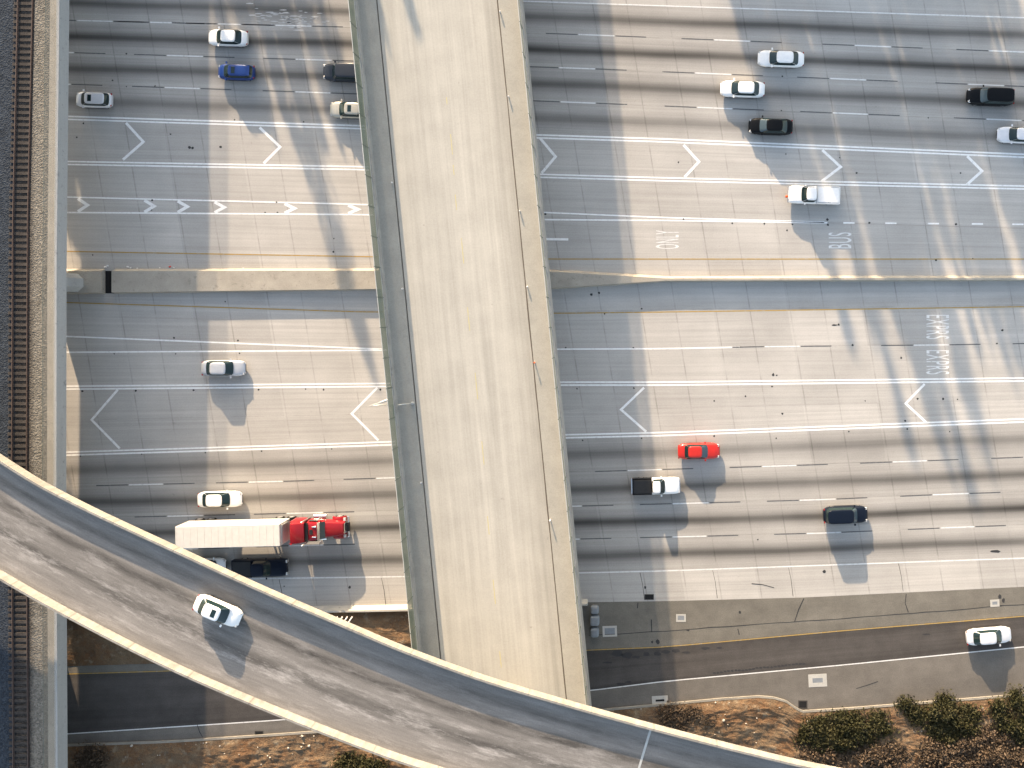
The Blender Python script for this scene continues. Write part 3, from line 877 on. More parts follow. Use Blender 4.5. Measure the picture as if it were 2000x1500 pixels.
# track laid on the ballast
tr = empty('railway_track', P(48, 750, RZ))
t0 = tr.location
for s in (-.755, .755):
    m_ = MB()
    m_.loft([[(tc(y) + s + a - t0.x, y - t0.y, b) for (a, b) in ((-.07, .10), (.07, .10), (.06, .14), (.036, .16), (.036, .28), (-.036, .28), (-.036, .16), (-.06, .14))] for y in RY])
    m_.build('rail', M['rail'], tr)
tie = MB(); tie.box(-1.25, 1.25, -.15, .15, -.05, .10)
ties = []
yv = P(0, -40, RZ)[1]
proto = None; rest = MB(); cnt = 0
while yv > P(0, 1560, RZ)[1]:
    pyy = NY - yv / mpp(RZ)
    hidden = 905 < pyy < 1110
    rz = random.uniform(-.02, .02); jx = random.uniform(-.05, .05)
    if not hidden and cnt < 100:
        if proto is None:
            proto = tie.build('sleeper', M['tie'], tr); o = proto
        else:
            o = proto.copy(); COL.objects.link(o)
        o.location = (tc(yv) - t0.x + jx, yv - t0.y, 0); o.rotation_euler = (0, 0, rz); o.parent = tr; cnt += 1
    else:
        x = tc(yv) - t0.x + jx; rest.box(x - 1.25, x + 1.25, yv - t0.y - .15, yv - t0.y + .15, -.05, .10)
    yv -= 0.62
for k in range(1, 90):
    for yy in (P(0, -40, RZ)[1] + k * .62, P(0, 1560, RZ)[1] - k * .62):
        if yy < 60: rest.box(tc(yy) - t0.x - 1.3, tc(yy) - t0.x + 1.3, yy - t0.y - .13, yy - t0.y + .13, -.05, .12)
tag(rest.build('sleeper_row', M['tie'], tr), kind='stuff')
tag(tr, 'rusty single railway track on dark timber sleepers laid along the viaduct', 'railway track')

# ------------------------------------------------------------------ curved flyover ramp
FZ = 17.0
def catmull(pts, n=14):
    out = []
    for i in range(len(pts) - 1):
        p0, p1, p2, p3 = [Vector(pts[max(0, min(len(pts) - 1, i + k))]) for k in (-1, 0, 1, 2)]
        for j in range(n):
            t = j / n
            out.append(0.5 * ((2 * p1) + (p2 - p0) * t + (2 * p0 - 5 * p1 + 4 * p2 - p3) * t * t + (3 * p1 - p0 - 3 * p2 + p3) * t ** 3))
    out.append(Vector(pts[-1]))
    return out
up = [P(x - 3, y + 7, FZ + .9)[:2] for (x, y) in [(-1500, -560), (-700, 345), (-300, 687), (0, 891), (140, 972), (350, 1071), (525, 1151), (700, 1226), (796, 1266), (950, 1322), (1125, 1374), (1300, 1422), (1475, 1466), (1650, 1504), (2000, 1560), (2900, 1650)]]
lo = [P(x - 2, y + 5, FZ + .9)[:2] for (x, y) in [(-1750, -400), (-850, 535), (-300, 945), (0, 1128), (175, 1225), (350, 1312), (525, 1387), (700, 1456), (827, 1500), (1100, 1580), (1500, 1682), (2000, 1778), (2900, 1880)]]
upc, loc_ = catmull(up), catmull(lo)
pairs = []
for q in loc_:
    # outer edge of the near (lower) parapet and the nearest point of the far one
    best = min(upc, key=lambda r: (r - q).length)
    i = upc.index(best)
    cands = [best]
    for j in (i - 1, i):
        if 0 <= j < len(upc) - 1:
            a, b = upc[j], upc[j + 1]; t = max(0, min(1, (q - a).dot(b - a) / (b - a).length_squared)); cands.append(a + (b - a) * t)
    best = min(cands, key=lambda r: (r - q).length)
    pairs.append((q, best))
fl = empty('flyover_ramp', (0, 0, 0))
tag(fl, 'curved high flyover ramp with worn grey deck crossing over both bridges', 'bridge')
def flo(name, mat, sec, uvs=False, n=None):
    """sec(q, n, width) -> ring of (distance from the lower edge, z)"""
    m = MB(); rings = []; ul = []
    dist = 0; prev = None
    for (q, r) in pairs:
        w = (r - q).length; d = (r - q).normalized()
        if prev is not None: dist += (q - prev).length
        prev = q
        s = sec(w)
        rings.append([(q.x + d.x * a, q.y + d.y * a, z) for (a, z) in s])
        ul += [(dist, a / w) for (a, z) in s]
    m.loft(rings)
    o = m.build(name, mat, fl)
    if uvs:
        me = o.data; u = me.uv_layers.new(name='UVMap')
        for l in me.loops: u.data[l.index].uv = ul[l.vertex_index]
    return o
flo('deck', M['ramp'], lambda w: [(.36, FZ - .19), (w - .36, FZ - .19), (w - .36, FZ), (w * .8, FZ + .001), (w * .6, FZ + .002), (w * .4, FZ + .002), (w * .2, FZ + .001), (.36, FZ)], True)
flo('parapet', M['ramp_wall'], lambda w: [(0, FZ - .2), (.357, FZ - .2), (.357, FZ + .05), (.27, FZ + .3), (.20, FZ + .9), (0, FZ + .9)], True)
flo('parapet', M['ramp_wall'], lambda w: [(w - .357, FZ - .2), (w, FZ - .2), (w, FZ + .9), (w - .20, FZ + .9), (w - .27, FZ + .3), (w - .357, FZ + .05)], True)
flo('girder', M['conc_grey'], lambda w: [(2.4, FZ - 2.0), (w - 2.4, FZ - 2.0), (w - 1.5, FZ - .192), (1.5, FZ - .192)])
for (x, y) in ((-420, 780), (985, 1440)):
    c = P(x, y, FZ)
    m_ = MB(); m_.tube([(c[0], c[1], -.05), (c[0], c[1], FZ - 1.98)], 0.95, 18); m_.build('pier', M['conc'], fl, True, 40)
# seam plate across the deck
a, b = P(1271, 1424, FZ), P(1248, 1500, FZ)
m_ = sheet(MB()); m_.add([(a[0] - .11, a[1], FZ + .008), (b[0] - .11, b[1], FZ + .008), (b[0] + .11, b[1], FZ + .008), (a[0] + .11, a[1], FZ + .008)], [(0, 1, 2, 3)])
m_.build('expansion_joint', M['galv'], fl)

# ------------------------------------------------------------------ vehicles
PAINT = {}
def paint(key, c, metal=0.0):
    if key not in PAINT: PAINT[key] = car_paint(key + '_paint', c, metal)
    return PAINT[key]
def sgnpow(v, e): return math.copysign(abs(v) ** e, v)
def se_ring(xc, a, b, z, n=32, e=0.36):
    return [(xc + a * sgnpow(math.cos(t), e), b * sgnpow(math.sin(t), e), z) for t in [2 * math.pi * i / n for i in range(n)]]

def wheel_set(root, xs, W, r=0.33, w=0.23, dual=()):
    for x in xs:
        for s in (-1, 1):
            m = MB()
            ww = w * (2.1 if x in dual else 1)
            yc = s * (W / 2 - ww / 2 - .03)
            m.loft([[(x + rr * math.cos(t), yc + dy, r + rr * math.sin(t)) for t in [2 * math.pi * i / 18 for i in range(18)]] for (dy, rr) in ((-ww / 2, r * .9), (-ww / 2 + .03, r), (ww / 2 - .03, r), (ww / 2, r * .9))])
            wo = m.build('wheel', M['tyre'], root, True, 40)
            m = MB(); yy = yc + s * (ww / 2 - .005)
            m.loft([[(x + rr * math.cos(t), yy + s * dy, r + rr * math.sin(t)) for t in [2 * math.pi * i / 14 for i in range(14)]] for (dy, rr) in ((0, r * .62), (.015, r * .58))])
            m.build('rim', M['rim'], wo)

def shell(mb, L, W, prof, zb=0.2, nose=.70, tail=.74, x0=None, x1=None):
    """lower body: prof gives (x fraction -.5..+.5, top z)"""
    rings = []
    N = 26
    for i in range(N + 1):
        t = i / N; f = -.5 + t
        if i == 0: f = -.5
        e = abs(2 * f)
        k = (1 - (1 - (nose if f > 0 else tail)) * max(0, (e - .58) / .42) ** 2.8)
        bulge = 0.97 + .03 * math.cos(f * 2.2 * math.pi / 2)
        w = W / 2 * k * bulge
        zt = interp(prof, f)
        low = zb + .14 * max(0, (e - .86) / .14)
        zc, hz = (zt + low) / 2, (zt - low) / 2
        ring = []
        for j in range(20):
            a = 2 * math.pi * j / 20
            yy = w * sgnpow(math.cos(a), .42); zz = zc + hz * sgnpow(math.sin(a), .55)
            if zz > zc: yy *= 1 - .07 * ((zz - zc) / hz) ** 2
            ring.append((f * L, yy, zz))
        rings.append(ring)
    # rounded ends
    for (idx, d) in ((0, -1), (-1, 1)):
        src = rings[idx]; cx = sum(p[0] for p in src) / 20; cz = sum(p[2] for p in src) / 20
        cap = [(p[0] + d * .05 * L / 4.6, p[1] * .86, cz + (p[2] - cz) * .72) for p in src]
        if idx == 0: rings.insert(0, cap)
        else: rings.append(cap)
    mb.loft(rings)

class Cabin:
    def __init__(s, xr0, xf0, xr1, xf1, wb, wt, z0, z1, e=.34):
        s.p = (xr0, xf0, xr1, xf1, wb, wt, z0, z1); s.e = e
    def at(s, th, t, out=0.0):
        xr0, xf0, xr1, xf1, wb, wt, z0, z1 = s.p
        k = t ** .9
        xr, xf, w = xr0 + (xr1 - xr0) * k, xf0 + (xf1 - xf0) * k, wb + (wt - wb) * t
        xc, a = (xr + xf) / 2, (xf - xr) / 2
        c, q = sgnpow(math.cos(th), s.e), sgnpow(math.sin(th), s.e)
        # curved screen: front and rear edges bow outwards at the middle
        bow = .05 * (1 - min(1, abs(q)) ** 2) * (1 if c > 0 else -1) * (abs(c) > .9)
        x, y, z = xc + (a + out) * c + bow, (w + out) * q, z0 + (z1 - z0) * t
        return (x, y, z + out * .5)
    def core(s, mb, n=44):
        rings = [[s.at(2 * math.pi * i / n, t) for i in range(n)] for t in (0, .25, .5, .75, 1)]
        top = rings[-1]; cx = sum(p[0] for p in top) / n; z1 = s.p[7]
        for (k, dz) in ((.95, .025), (.8, .045), (.45, .055), (.05, .058)):
            rings.append([(cx + (p[0] - cx) * k, p[1] * k, z1 + dz) for p in top])
        mb.loft(rings)
    def panel(s, a0, a1, t0, t1, n=10, out=.012):
        mb = MB()
        vs = []
        for k in range(4):
            t = t0 + (t1 - t0) * k / 3
            for i in range(n + 1): vs.append(s.at(R(a0 + (a1 - a0) * i / n), t, out))
        fs = [(k * (n + 1) + i, k * (n + 1) + i + 1, (k + 1) * (n + 1) + i + 1, (k + 1) * (n + 1) + i) for k in range(3) for i in range(n)]
        mb.add(vs, fs)
        return mb

def lights(root, L, W, z_f, z_r, nose=.72, tail=.74):
    for s in (-1, 1):
        m = MB(); m.loft([[(L * .487 + dx, s * (W * .5 * nose * .93) + dy * k, z_f + dz * k) for (dx, dy, dz) in ((-.14, -.13, -.05), (.03, -.13, -.05), (.03, .1, -.05), (-.2, .15, -.05), (-.2, .15, .06), (-.05, .05, .07), (-.03, -.13, .06), (-.14, -.13, .06))] for k in (1,)] * 1 + [[(L * .487 + dx - .02, s * (W * .5 * nose * .93) + dy * .8, z_f + .075) for (dx, dy) in ((-.14, -.13), (.0, -.13), (.0, .08), (-.18, .12), (-.18, .12), (-.06, .05), (-.05, -.13), (-.14, -.13))]])
        o = m.build('headlight', M['lamp_w'], root)
        m = MB(); m.box(-L * .5 - .03, -L * .5 + .10, s * W * .5 * tail * .97 - .16, s * W * .5 * tail * .97 + .07, z_r - .16, z_r - .02)
        o = m.build('taillight', M['lamp_r'], root)
        bv = o.modifiers.new('bevel', 'BEVEL'); bv.width = .04; bv.segments = 2

def mirrors(root, x, W, z, mat):
    for s in (-1, 1):
        m = MB(); m.loft([[(x + dx, s * (W / 2 - .03 + .2 * t), z + dz * (1 - .25 * t)) for (dx, dz) in ((-.09, -.07), (.07, -.06), (.09, .05), (-.07, .08))] for t in (0, .5, 1)])
        m.build('mirror', mat, root)

TYPES = {
    'sedan':  dict(L=4.75, W=1.82, prof=[(-.5, .86), (-.44, .98), (-.3, 1.0), (0, .96), (.2, .93), (.36, .86), (.46, .74), (.5, .62)], cab=(-.385, .265, -.24, .10, .83, .635, .93, 1.42)),
    'coupe':  dict(L=4.55, W=1.80, prof=[(-.5, .86), (-.44, .96), (-.3, .98), (0, .93), (.2, .90), (.38, .84), (.47, .74), (.5, .64)], cab=(-.36, .21, -.25, .05, .82, .62, .90, 1.30)),
    'hatch':  dict(L=4.05, W=1.72, prof=[(-.5, .86), (-.46, 1.0), (-.3, 1.0), (0, .96), (.22, .93), (.38, .85), (.47, .72), (.5, .62)], cab=(-.475, .31, -.385, .13, .80, .64, .93, 1.47)),
    'suv':    dict(L=4.85, W=1.93, prof=[(-.5, .95), (-.47, 1.12), (-.3, 1.12), (0, 1.08), (.2, 1.06), (.38, 1.0), (.47, .88), (.5, .74)], cab=(-.475, .25, -.43, .135, .87, .71, 1.05, 1.72)),
}
def car(kind, px, py, rz, col, label, wpx=None, z=0.0, metal=0.0, sunroof=False, dark_roof=False, glass='glass', name='car', cat='car', group='vehicles on the freeway', L=None, zc=0.6, rear_spoiler=False):
    T = dict(TYPES[kind]); Ls = L or T['L']; W = T['W']
    c = P(px, py, z + zc)
    root = empty(name, (c[0], c[1], z), rz)
    pm = paint(*col) if isinstance(col, tuple) else col
    mb = MB(); shell(mb, Ls, W, T['prof'])
    cb = T['cab']
    cab = Cabin(cb[0] * Ls, cb[1] * Ls, cb[2] * Ls, cb[3] * Ls, cb[4] * W / 1.82, cb[5] * W / 1.82, cb[6], cb[7])
    cab.core(mb)
    mb.build('body', pm, root, True, 50)
    gm = M[glass]
    cab.panel(-44.6, 44.6, .05, .96, out=.012).build('windshield', gm, root, True)
    cab.panel(135.6, 224.4, .10 if kind != 'suv' else .3, .95).build('rear_window', M['glass'], root, True)
    for (a0, a1) in ((47.5, 132), (228, 312.5)):
        cab.panel(a0, a1, .12, .93).build('side_window', M['glass'], root, True)
    if sunroof:
        zt = cb[7] + .062; xf = cb[3] * Ls
        m = MB(); m.box(xf - .72, xf - .30, -.36, .36, zt - .03, zt + .012)
        o = m.build('sunroof', M['glass'], root); bv = o.modifiers.new('bevel', 'BEVEL'); bv.width = .05; bv.segments = 2
    # dark gaps: grille, sills and door shut lines as one trim part
    m = MB()
    m.box(Ls * .5 - .02, Ls * .5 + .056 * Ls / 4.6, -.42, .42, .38, .56)
    for s in (-1, 1): m.box(-Ls * .30, Ls * .30, s * W * .475 - .03, s * W * .475 + .03, .19, .25)
    m.build('trim', M['trim'], root)
    lights(root, Ls, W, interp(T['prof'], .47) - .07, interp(T['prof'], -.49) - .08)
    mirrors(root, cb[1] * Ls - .28, W, T['prof'][3][1] + .06, pm)
    wheel_set(root, (-Ls * .29, Ls * .30), W - .04)
    if rear_spoiler:
        m = MB(); m.box(cb[2] * Ls - .26, cb[2] * Ls + .02, -.55, .55, cb[7] + .0, cb[7] + .06); m.build('spoiler', pm, root)
    tag(root, label, cat, group)
    return root

def pickup(px, py, rz, col, label, L=5.8, W=1.98, cab_x=(-.10, .24), bed='open', bed_mat=None, glass='glass', zc=0.8, ext=None, cap_mat=None, z=0.0):
    c = P(px, py, z + zc)
    root = empty('pickup_truck', (c[0], c[1], z), rz)
    pm = paint(*col)
    bx = cab_x[0] * L                          # rear of the cab
    mb = MB()
    fL = L / 2 - bx
    # front body loft
    rings = []
    for i in range(15):
        t = i / 14; x = bx + fL * t; e = max(0, (t - .75) / .25)
        w = W / 2 * (1 - .13 * e ** 2.2); zt = interp([(0, 1.18), (.45, 1.14), (.6, 1.12), (.9, 1.04), (1, .86)], t); lo_ = .34
        zc_, hz = (zt + lo_) / 2, (zt - lo_) / 2
        rings.append([(x, w * sgnpow(math.cos(a), .35), zc_ + hz * sgnpow(math.sin(a), .5)) for a in [2 * math.pi * j / 20 for j in range(20)]])
    mb.loft(rings)
    cab = Cabin(bx + .02, cab_x[1] * L, bx + .10, cab_x[1] * L - .62, .90 * W / 2, .70 * W / 2, 1.12, 1.80)
    cab.core(mb)
    mb.build('body', pm, root, True, 50)
    cab.panel(-43, 43, .12, .92).build('windshield', M[glass], root, True)
    cab.panel(137, 223, .2, .9).build('rear_window', M['glass'], root, True)
    for (a0, a1) in ((49, 131), (229, 311)): cab.panel(a0, a1, .14, .9).build('side_window', M['glass'], root, True)
    bm_ = bed_mat or pm
    m = MB(); x0, x1 = -L / 2, bx - .05; w = W / 2 * .97; th = .09
    m.box(x0, x1, -w, -w + th, .45, 1.22); m.box(x0, x1, w - th, w, .45, 1.22)
    m.box(x0, x0 + .08, -w + th, w - th, .5, 1.22); m.box(x1 - .06, x1, -w + th, w - th, .45, 1.22)
    m.box(x0 + .08, x1 - .06, -w + th, w - th, .60, .72)
    bo = m.build('cargo_bed', bm_, root)
    bv = bo.modifiers.new('bevel', 'BEVEL'); bv.width = .025; bv.segments = 2
    if bed == 'cover':
        m = MB(); m.box(x0 + .10, x1 - .08, -w + .13, w - .13, 1.14, 1.25)
        o = m.build('bed_cover', cap_mat or pm, root); bv = o.modifiers.new('bevel', 'BEVEL'); bv.width = .05; bv.segments = 2
    m = MB(); m.box(x0 - .14, x0, -w + .05, w - .05, .48, .66); m.build('bumper', M['chrome'], root); m = MB(); m.box(L / 2 - .04, L / 2 + .1, -W * .44, W * .44, .42, .62); m.build('bumper', M['chrome'], root)
    for s in (-1, 1):
        m = MB(); m.box(L / 2 - .12, L / 2 + .02, s * W * .34 - .16, s * W * .34 + .16, .70, .90); m.build('headlight', M['lamp_w'], root)
        m = MB(); m.box(x0 - .02, x0 + .06, s * w - .09 * s - .07, s * w - .09 * s + .07, .78, 1.12); m.build('taillight', M['lamp_r'], root)
    mirrors(root, cab_x[1] * L - .45, W + .04, 1.22, pm)
    wheel_set(root, (-L * .31, L * .30), W - .02, .38, .26)
    tag(root, label, 'pickup truck', 'vehicles on the freeway')
    return root

WHITE = ('white', (0.80, 0.80, 0.79)); SILVER = ('silver', (0.50, 0.52, 0.55), .35); BLACK = ('black', (0.004, 0.0045, 0.0055)); BLUE = ('blue', (0.006, 0.034, 0.17))
SLATE = ('slate', (0.035, 0.042, 0.055)); RED = ('red', (0.52, 0.022, 0.014)); CHAMP = ('champagne', (0.44, 0.42, 0.36), .3); NAVY = ('navy', (0.006, 0.010, 0.020))
PEARL = ('pearl', (0.66, 0.67, 0.70), .15)
LW, RE = math.pi, 0.0     # facing left / right in the photo
SL = -R(2.0)
car('sedan', 446, 74, LW + SL, WHITE, 'white sedan in the second lane above the blue hatchback', L=4.3)
car('hatch', 462, 141, LW + SL, BLUE, 'bright blue hatchback with a small sunroof', sunroof=True, L=4.0, rear_spoiler=True)
car('suv', 672, 142, LW + SL, SLATE, 'dark slate grey SUV half hidden under the overpass edge', L=4.5)
car('hatch', 184, 195, LW + SL, PEARL, 'white hatchback with a black sunroof close to the railway viaduct', sunroof=True, L=3.95)
car('sedan', 686, 215, LW + SL, CHAMP, 'pale champagne car with a glass roof half hidden under the overpass', sunroof=True, L=4.6)
car('sedan', 1525, 115, LW + SL, WHITE, 'white sedan farther up of the two white sedans in neighbouring lanes', L=5.0)
car('sedan', 1450, 174, LW + SL, WHITE, 'white sedan between a white sedan and a black sedan', L=4.8)
car('sedan', 1505, 247, LW + SL, BLACK, 'glossy black sedan beside the double white line', glass='glass_lt', L=4.75)
car('suv', 1934, 189, LW + SL, BLACK, 'large black SUV in a middle lane near the frame edge', glass='glass_lt', L=5.1)
car('sedan', 1990, 264, LW + SL, PEARL, 'silvery car cut off by the right edge of the photo', L=4.7)
pk = pickup(1590, 381, LW + SL, WHITE, 'white pickup truck with a covered bed and an orange marker at its nose', bed='cover', cab_x=(-.03, .27), L=5.6)
m_ = MB(); m_.tube([(2.95, .25, .62), (3.02, .25, .75), (3.05, .25, .95)], [.10, .17, .12], 10); m_.build('flag', M['orange'], pk, True)
car('sedan', 437, 719, RE, SILVER, 'silver sedan in the express lane next to the chevron buffer', L=4.7)
car('coupe', 1365, 881, R(1), RED, 'bright red coupe just below the double white line', glass='glass_lt', L=4.55)
pickup(1281, 949, R(1.2), WHITE, 'two-tone pickup with white cab and black bed', bed='cover', bed_mat=paint(*BLACK), cap_mat=M['trim'], cab_x=(-.08, .20), L=5.2, W=1.85)
car('sedan', 430, 975, RE + R(.8), WHITE, 'white sedan in the lane above the red semi truck', L=4.75)
pickup(508, 1109, R(1), NAVY, 'dark navy pickup in the shadow of the semi trailer', L=6.0, cab_x=(-.12, .22), bed='cover', cap_mat=M['trim'])
car('hatch', 404, 1105, R(1), WHITE, 'white car almost wholly hidden beneath the curved ramp', L=4.1)
car('suv', 1651, 1005, R(2), NAVY, 'dark blue SUV with a long pointed shadow on the outer lanes', glass='glass_lt', L=4.8)
car('sedan', 1931, 1242, R(4.5), PEARL, 'pale silver sedan on the dark exit road', L=4.9)
car('sedan', 426, 1193, -R(23), WHITE, 'white sedan with a sunroof driving alone on the curved ramp', z=FZ, sunroof=True, L=4.35)

# ------------------------------------------------------------------ semi truck
def semi():
    c = P(581, 1030, 0.5)
    root = empty('semi_truck', (c[0], c[1], 0), R(1.4))
    pm = paint('truck_red', (0.26, 0.008, 0.014))
    tw = paint('trailer_white', (0.60, 0.58, 0.545))
    fr = M['trim']
    # trailer: local x from -12.3 to -1.0
    m = MB(); m.box(-11.75, -.55, -1.19, 1.19, 1.15, 4.05)
    tb = m.build('trailer_box', tw, root); bv = tb.modifiers.new('bevel', 'BEVEL'); bv.width = .06; bv.segments = 2
    m = MB()
    for i in range(15): m.box(-11.6 + i * .74, -11.57 + i * .74, -1.14, 1.14, 4.04, 4.064)
    m.build('roof_bows', tw, tb)
    m = MB(); m.box(-.548, -.44, -1.0, 1.0, 2.0, 3.6); m.build('reefer_unit', M['galv'], tb)
    m = MB(); m.box(-11.7, -1.0, -.5, .5, .85, 1.14)
    for s in (-1, 1): m.box(-3.2, -3.0, s * .9 - .08, s * .9 + .08, .1, 1.14)
    m.build('trailer_frame', fr, root)
    wheel_set(root, (-10.8, -9.5), 2.5, .5, .28, dual=(-10.8, -9.5))
    # tractor: rear frame, sleeper, cab, bonnet
    m = MB(); m.box(-2.6, 5.9, -.48, .48, .62, .95); m.build('chassis', fr, root)
    # sleeper with a swept fairing
    m = MB()
    m.loft([[(x, y * w, z0 + (z1 - z0) * zz) for (y, zz) in ((-1, 0), (1, 0), (1, .80), (.86, .97), (.5, 1), (-.5, 1), (-.86, .97), (-1, .80))] for (x, w, z0, z1) in ((.40, 1.2, 1.0, 3.70), (.7, 1.21, 1.0, 3.68), (1.1, 1.2, 1.0, 3.55), (1.72, 1.14, 1.0, 3.25))])
    m.build('sleeper', pm, root, True, 30)
    for s in (-1, 1):
        m = MB(); m.add([(.08, s * 1.16, 1.1), (.39, s * 1.2, 1.1), (.39, s * 1.2, 3.4), (.14, s * 1.14, 3.2)], [(0, 1, 2, 3)]); o = m.build('side_fairing', pm, root)
        sd = o.modifiers.new('thick', 'SOLIDIFY'); sd.thickness = .04
    m = MB(); m.box(1.73, 2.08, -1.02, 1.02, 2.95, 3.02); m.build('visor_gap', fr, root)
    m = MB()
    m.loft([[(x, y * w, z0 + (z1 - z0) * zz) for (y, zz) in ((-1, 0), (1, 0), (1, .55), (.86, .95), (.6, 1), (-.6, 1), (-.86, .95), (-1, .55))] for (x, w, z0, z1) in ((1.75, 1.10, 1.0, 2.92), (2.4, 1.1, 1.0, 2.95), (3.05, 1.02, 1.0, 2.85), (3.12, 1.0, 1.0, 2.8))])
    cb = m.build('cab', pm, root, True, 30)
    m = MB(); m.box(2.22, 2.58, -.26, .26, 2.94, 2.985); m.build('roof_hatch', fr, cb)
    m = MB(); m.add([(3.08, -.9, 2.78), (3.08, .9, 2.78), (3.62, .95, 2.02), (3.62, -.95, 2.02)], [(0, 1, 2, 3)])
    m.add([(3.16, -.02, 2.70), (3.16, .02, 2.70), (3.64, .02, 2.06), (3.64, -.02, 2.06)], [(0, 1, 2, 3)])
    m.build('windshield', M['glass_lt'], root)
    m = MB(); m.box(3.02, 3.30, -.98, .98, 2.80, 2.87); m.build('sun_visor', M['chrome'], root)
    m = MB()
    m.loft([[(x, y * w, z0 + (z1 - z0) * zz) for (y, zz) in ((-1, 0), (1, 0), (1.02, .6), (.8, .93), (.4, 1), (-.4, 1), (-.8, .93), (-1.02, .6))] for (x, w, z0, z1) in ((3.12, .95, .9, 2.08), (3.7, .92, .9, 2.05), (4.8, .82, .9, 1.92), (5.45, .74, .8, 1.75), (5.55, .68, .8, 1.6))])
    m.build('bonnet', pm, root, True, 30)
    m = MB(); m.box(5.55, 5.60, -.55, .55, .85, 1.6); m.build('grille', M['chrome'], root)
    m = MB(); m.box(5.6, 5.85, -1.18, 1.18, .42, .78); o = m.build('bumper', M['chrome'], root); bv = o.modifiers.new('bevel', 'BEVEL'); bv.width = .08; bv.segments = 2
    for s in (-1, 1):
        m = MB()
        m.loft([[(4.75 + r_ * math.cos(t), s * yy, .55 + r_ * math.sin(t)) for t in [math.pi * k / 10 for k in range(11)]] + [(4.75 + (r_ - .06) * math.cos(t), s * yy, .55 + (r_ - .06) * math.sin(t)) for t in [math.pi * k / 10 for k in range(10, -1, -1)]] for (yy, r_) in ((.7, .78), (1.1, .78), (1.22, .70))])
        m.build('fender', pm, root, True, 40)
        m = MB(); m.box(5.35, 5.58, s * .92 - .16, s * .92 + .16, 1.0, 1.22); m.build('headlight', M['lamp_w'], root)
        m = MB(); m.tube([(1.95, s * 1.18, .55), (3.3, s * 1.18, .55)], .30, 14); m.build('fuel_tank', M['chrome'], root, True, 40)
        m = MB(); m.tube([(1.72, s * 1.26, 1.0), (1.72, s * 1.26, 3.9)], .075, 10); m.build('exhaust_stack', M['chrome'], root, True)
        m = MB(); m.tube([(3.2, s * 1.0, 2.3), (3.25, s * 1.32, 2.4)], .03, 6); m.box(3.16, 3.30, s * 1.36 - .11, s * 1.36 + .11, 2.0, 2.65); m.build('mirror', M['chrome'], root)
        m = MB(); m.tube([(2.5, s * .55, 2.95), (2.95, s * .55, 2.98)], [.04, .09], 8); m.build('air_horn', M['chrome'], root)
        m = MB(); m.box(2.0, 2.9, s * 1.095, s * 1.112, 2.0, 2.5); m.build('side_window', M['glass'], root)
    wheel_set(root, (-1.9, -.6), 2.5, .5, .28, dual=(-1.9, -.6)); wheel_set(root, (4.75,), 2.4, .5, .3)
    tag(root, 'red semi truck pulling a long white box trailer', 'semi truck', 'vehicles on the freeway')
semi()

# ------------------------------------------------------------------ dry bank, scrub and bushes
def fbm(x, y, s=1.0):
    return noise.fractal((x * s, y * s, 0.3), 1.0, 2.0, 5)
def bank(name, x0, x1, ytop, depth, n, label_kind='structure'):
    """bumpy dry bank that starts at photo line ytop"""
    xs = [x0 + (x1 - x0) * i / n for i in range(n + 1)]
    rows = int(n * .55)
    vs, fs = [], []
    for r in range(rows + 1):
        t = (r / rows) ** 1.6
        for x in xs:
            p = P(x, ytop(x) + 3 + t * depth)
            e = min(1, (ytop(x) + 3 + t * depth - ytop(x) - 3) * mpp() / 1.2)
            h = .10 + e * (.24 * (fbm(p[0], p[1], .22) + .35) + .16 * fbm(p[0], p[1], 1.1) + .07 * fbm(p[0], p[1], 3.1))
            vs.append((p[0], p[1], max(h, .02)))
    w = n + 1
    for r in range(rows):
        for i in range(n): fs.append((r * w + i, (r + 1) * w + i, (r + 1) * w + i + 1, r * w + i + 1))
    me = bpy.data.meshes.new(name); me.from_pydata(vs, [], fs); me.materials.append(M['soil'])
    me.polygons.foreach_set('use_smooth', [True] * len(me.polygons))
    o = bpy.data.objects.new(name, me); COL.objects.link(o)
    return tag(o, kind='structure')
bank('dirt_bank', 60, 2300, CURB, 420, 440)
# bare dirt patch behind the roadside barrier
vs, fs = [], []
nx_, ny_ = 90, 22
for j in range(ny_ + 1):
    for i in range(nx_ + 1):
        x = 100 + (1135 - 100) * i / nx_; t = j / ny_
        ya, yb = KQ(x) + 6, GY(x) - 14
        p = P(x, ya + (yb - ya) * t)
        h = .03 + math.sin(math.pi * t) * (.5 + .35 * fbm(p[0], p[1], .3)) + .10 * (fbm(p[0], p[1], 1.2) + .2) * min(1, 6 * t * (1 - t))
        vs.append((p[0], p[1], max(.015, h)))
for j in range(ny_):
    for i in range(nx_): fs.append((j * (nx_ + 1) + i, (j + 1) * (nx_ + 1) + i, (j + 1) * (nx_ + 1) + i + 1, j * (nx_ + 1) + i + 1))
me = bpy.data.meshes.new('dirt_strip'); me.from_pydata(vs, [], fs); me.materials.append(M['soil'])
o = bpy.data.objects.new('dirt_strip', me); COL.objects.link(o); tag(o, kind='structure')

